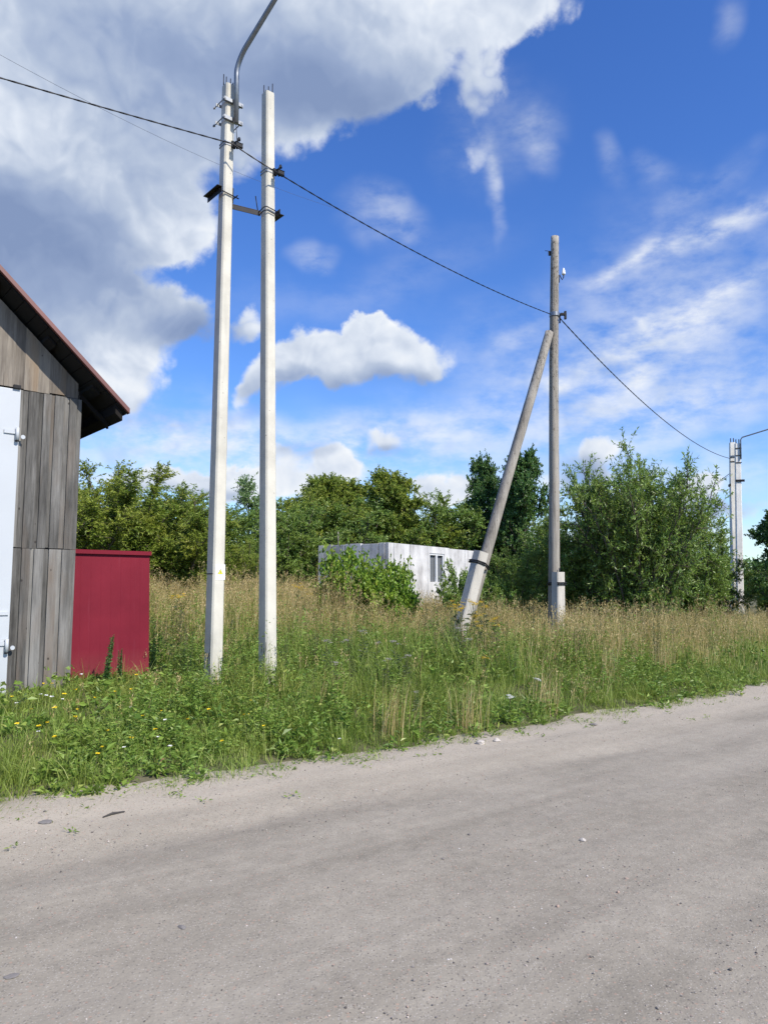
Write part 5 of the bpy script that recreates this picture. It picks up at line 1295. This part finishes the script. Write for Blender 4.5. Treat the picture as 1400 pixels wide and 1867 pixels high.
# ------------------------------------------------------------------ stones and litter
def road_z(x, y):
    S = sdist(x, y); Xe = np.asarray(x, float) + S * .60
    return (fbm(Xe * .25, S * 1.7) - .5) * .05 + (fbm(np.asarray(x) * 1.2, np.asarray(y) * 1.2) - .5) * .03 + .035 * smooth(S, -.9, .1) - .012
def rock_mesh(seed, flat=.6):
    bm = bmesh.new(); bmesh.ops.create_icosphere(bm, subdivisions=2, radius=1); rr = random.Random(seed)
    ph = [rr.uniform(0, 6) for _ in range(6)]
    for v in bm.verts:
        n = v.co.copy(); k = 1 + .22 * math.sin(2.3 * n.x + ph[0]) + .18 * math.sin(3.1 * n.y + ph[1]) + .12 * math.sin(4 * n.z + ph[2]) + rr.uniform(-.07, .07)
        v.co = n * k; v.co.z *= flat
    me = bpy.data.meshes.new('stone'); bm.to_mesh(me); bm.free(); return me
rk = [rock_mesh(i, f) for i, f in ((1, .6), (2, .45), (3, .7))]
def stone(px, py, sx, sy, sz, mt, lab, name='stone', m=0, cat='stone'):
    x, y = on_road(px, py); me = rk[m].copy(); me.materials.append(mt)
    o = bpy.data.objects.new(name, me); COL.objects.link(o); zr = max(hz(x, y), float(road_z(x, y)))
    o.location = (x, y, zr + sz * .22); o.scale = (sx, sy, sz); o.rotation_euler = (0, 0, random.uniform(0, 6)); tag(o, lab, cat)
stone(877, 1358, .055, .04, .04, MAT['stone'], 'flat pale stone on the road edge, left one of two', m=0)
stone(906, 1354, .04, .03, .035, MAT['stone'], 'small pale stone on the road edge, right one of two', m=2)
stone(1080, 1322, .05, .04, .03, MAT['dstone'], 'grey stone at the grass edge further along the road', m=1)
stone(66, 1367, .05, .04, .04, MAT['stone'], 'white stone lying in the bare patch of the left verge', m=1)
stone(86, 1502, .06, .035, .012, MAT['dstone'], 'flat grey stone on the sandy margin at left', m=0)
stone(20, 1774, .03, .018, .012, MAT['dstone'], 'dark chip on the road in the lower left', m=1)
stone(333, 1682, .028, .012, .010, MAT['dstone'], 'thin dark chip lying alone mid road left', m=2)
stone(1062, 1527, .022, .016, .015, MAT['stone'], 'little pale pebble alone in the middle of the road', m=2)
def litter():
    p = ground_hit(291, 1385, .05); mb = MB(); mb.box((0, 0, .05), (.045, 0, 0), (0, .03, 0), (0, .012, .05), .006); mb.box((.055, .012, .04), (.006, 0, 0), (0, .03, 0), (.006, .01, .04), .003)
    o = mb.build('brick_fragment', MAT['brick']); o.location = (p.x, p.y, hz(p.x, p.y)); o.rotation_euler = (.15, .1, .35); o.scale = (.75, .75, .75); o.location.z -= .02; tag(o, 'broken red brick piece at the grassy road edge', 'brick')
    a = on_road(188, 1492); b_ = on_road(228, 1482); za, zb = float(road_z(*a)) + .006, float(road_z(*b_)) + .006; mb = MB(); mb.tube([(a[0], a[1], za), ((a[0] * .6 + b_[0] * .4), (a[1] * .6 + b_[1] * .4) + .012, (za + zb) / 2 + .006), (b_[0], b_[1], zb)], [.004, .009, .004], 6)
    tag(mb.build('stick', MAT['twig']), 'dark dead stick lying on the sandy road margin', 'stick')
litter()
def gravel():
    g = np.random.default_rng(9); n = 26000
    Y = 1.7 + 11 * g.random(n) ** 1.6; X = (g.random(n) * 2 - 1) * (Y * .62 + .6); s = sdist(X, Y); k = (s < .25) & (s > -7.5)
    clus = fbm((X + .75 * Y) * .5, s * 2.2, 3); k &= g.random(n) < .12 + 1.2 * smooth(clus, .44, .62) + .8 * smooth(s, -.9, -.2); X, Y = X[k], Y[k]; n = len(X)
    ico = bmesh.new(); bmesh.ops.create_icosphere(ico, subdivisions=1, radius=1); ico.verts.index_update()
    v = np.array([p.co for p in ico.verts]); f = np.array([[p.index for p in t.verts] for t in ico.faces]); ico.free()
    r_ = .0022 + .0035 * g.random(n) ** 2 + (g.random(n) < .02) * .007 * g.random(n)
    sc = g.uniform(.6, 1.3, (n, 3)) * np.array([1, 1, .6]); a = g.uniform(0, 6.28, n); ca, sa = np.cos(a), np.sin(a)
    P = v[None] * sc[:, None] * (1 + g.normal(size=(n, len(v), 1)) * .12) * r_[:, None, None]
    V = np.stack([P[..., 0] * ca[:, None] - P[..., 1] * sa[:, None] + X[:, None], P[..., 0] * sa[:, None] + P[..., 1] * ca[:, None] + Y[:, None], P[..., 2]], -1)
    # rest on the road surface (same formula as the road sheet)
    z = road_z(X, Y)
    V[..., 2] += (z + r_ * .25)[:, None]
    T_ = (f[None] + (np.arange(n) * len(v))[:, None, None]).reshape(-1, 3)
    m, nt, b = mat('gravel_stone'); gg = nn(nt, 'ShaderNodeNewGeometry')
    c = ramp(nt, gg.outputs['Random Per Island'], [(0, (.10, .09, .08)), (.35, (.20, .18, .16)), (.6, (.33, .29, .25)), (.8, (.36, .25, .19)), (1, (.62, .58, .53))]); nt.links.new(c, b.inputs['Base Color']); b.inputs['Roughness'].default_value = .85
    o = link('gravel', np_mesh('gravel', V.reshape(-1, 3), tris=T_), m); tag(o, 'fine loose gravel scattered over the dirt road', 'gravel', kind='stuff')
gravel()
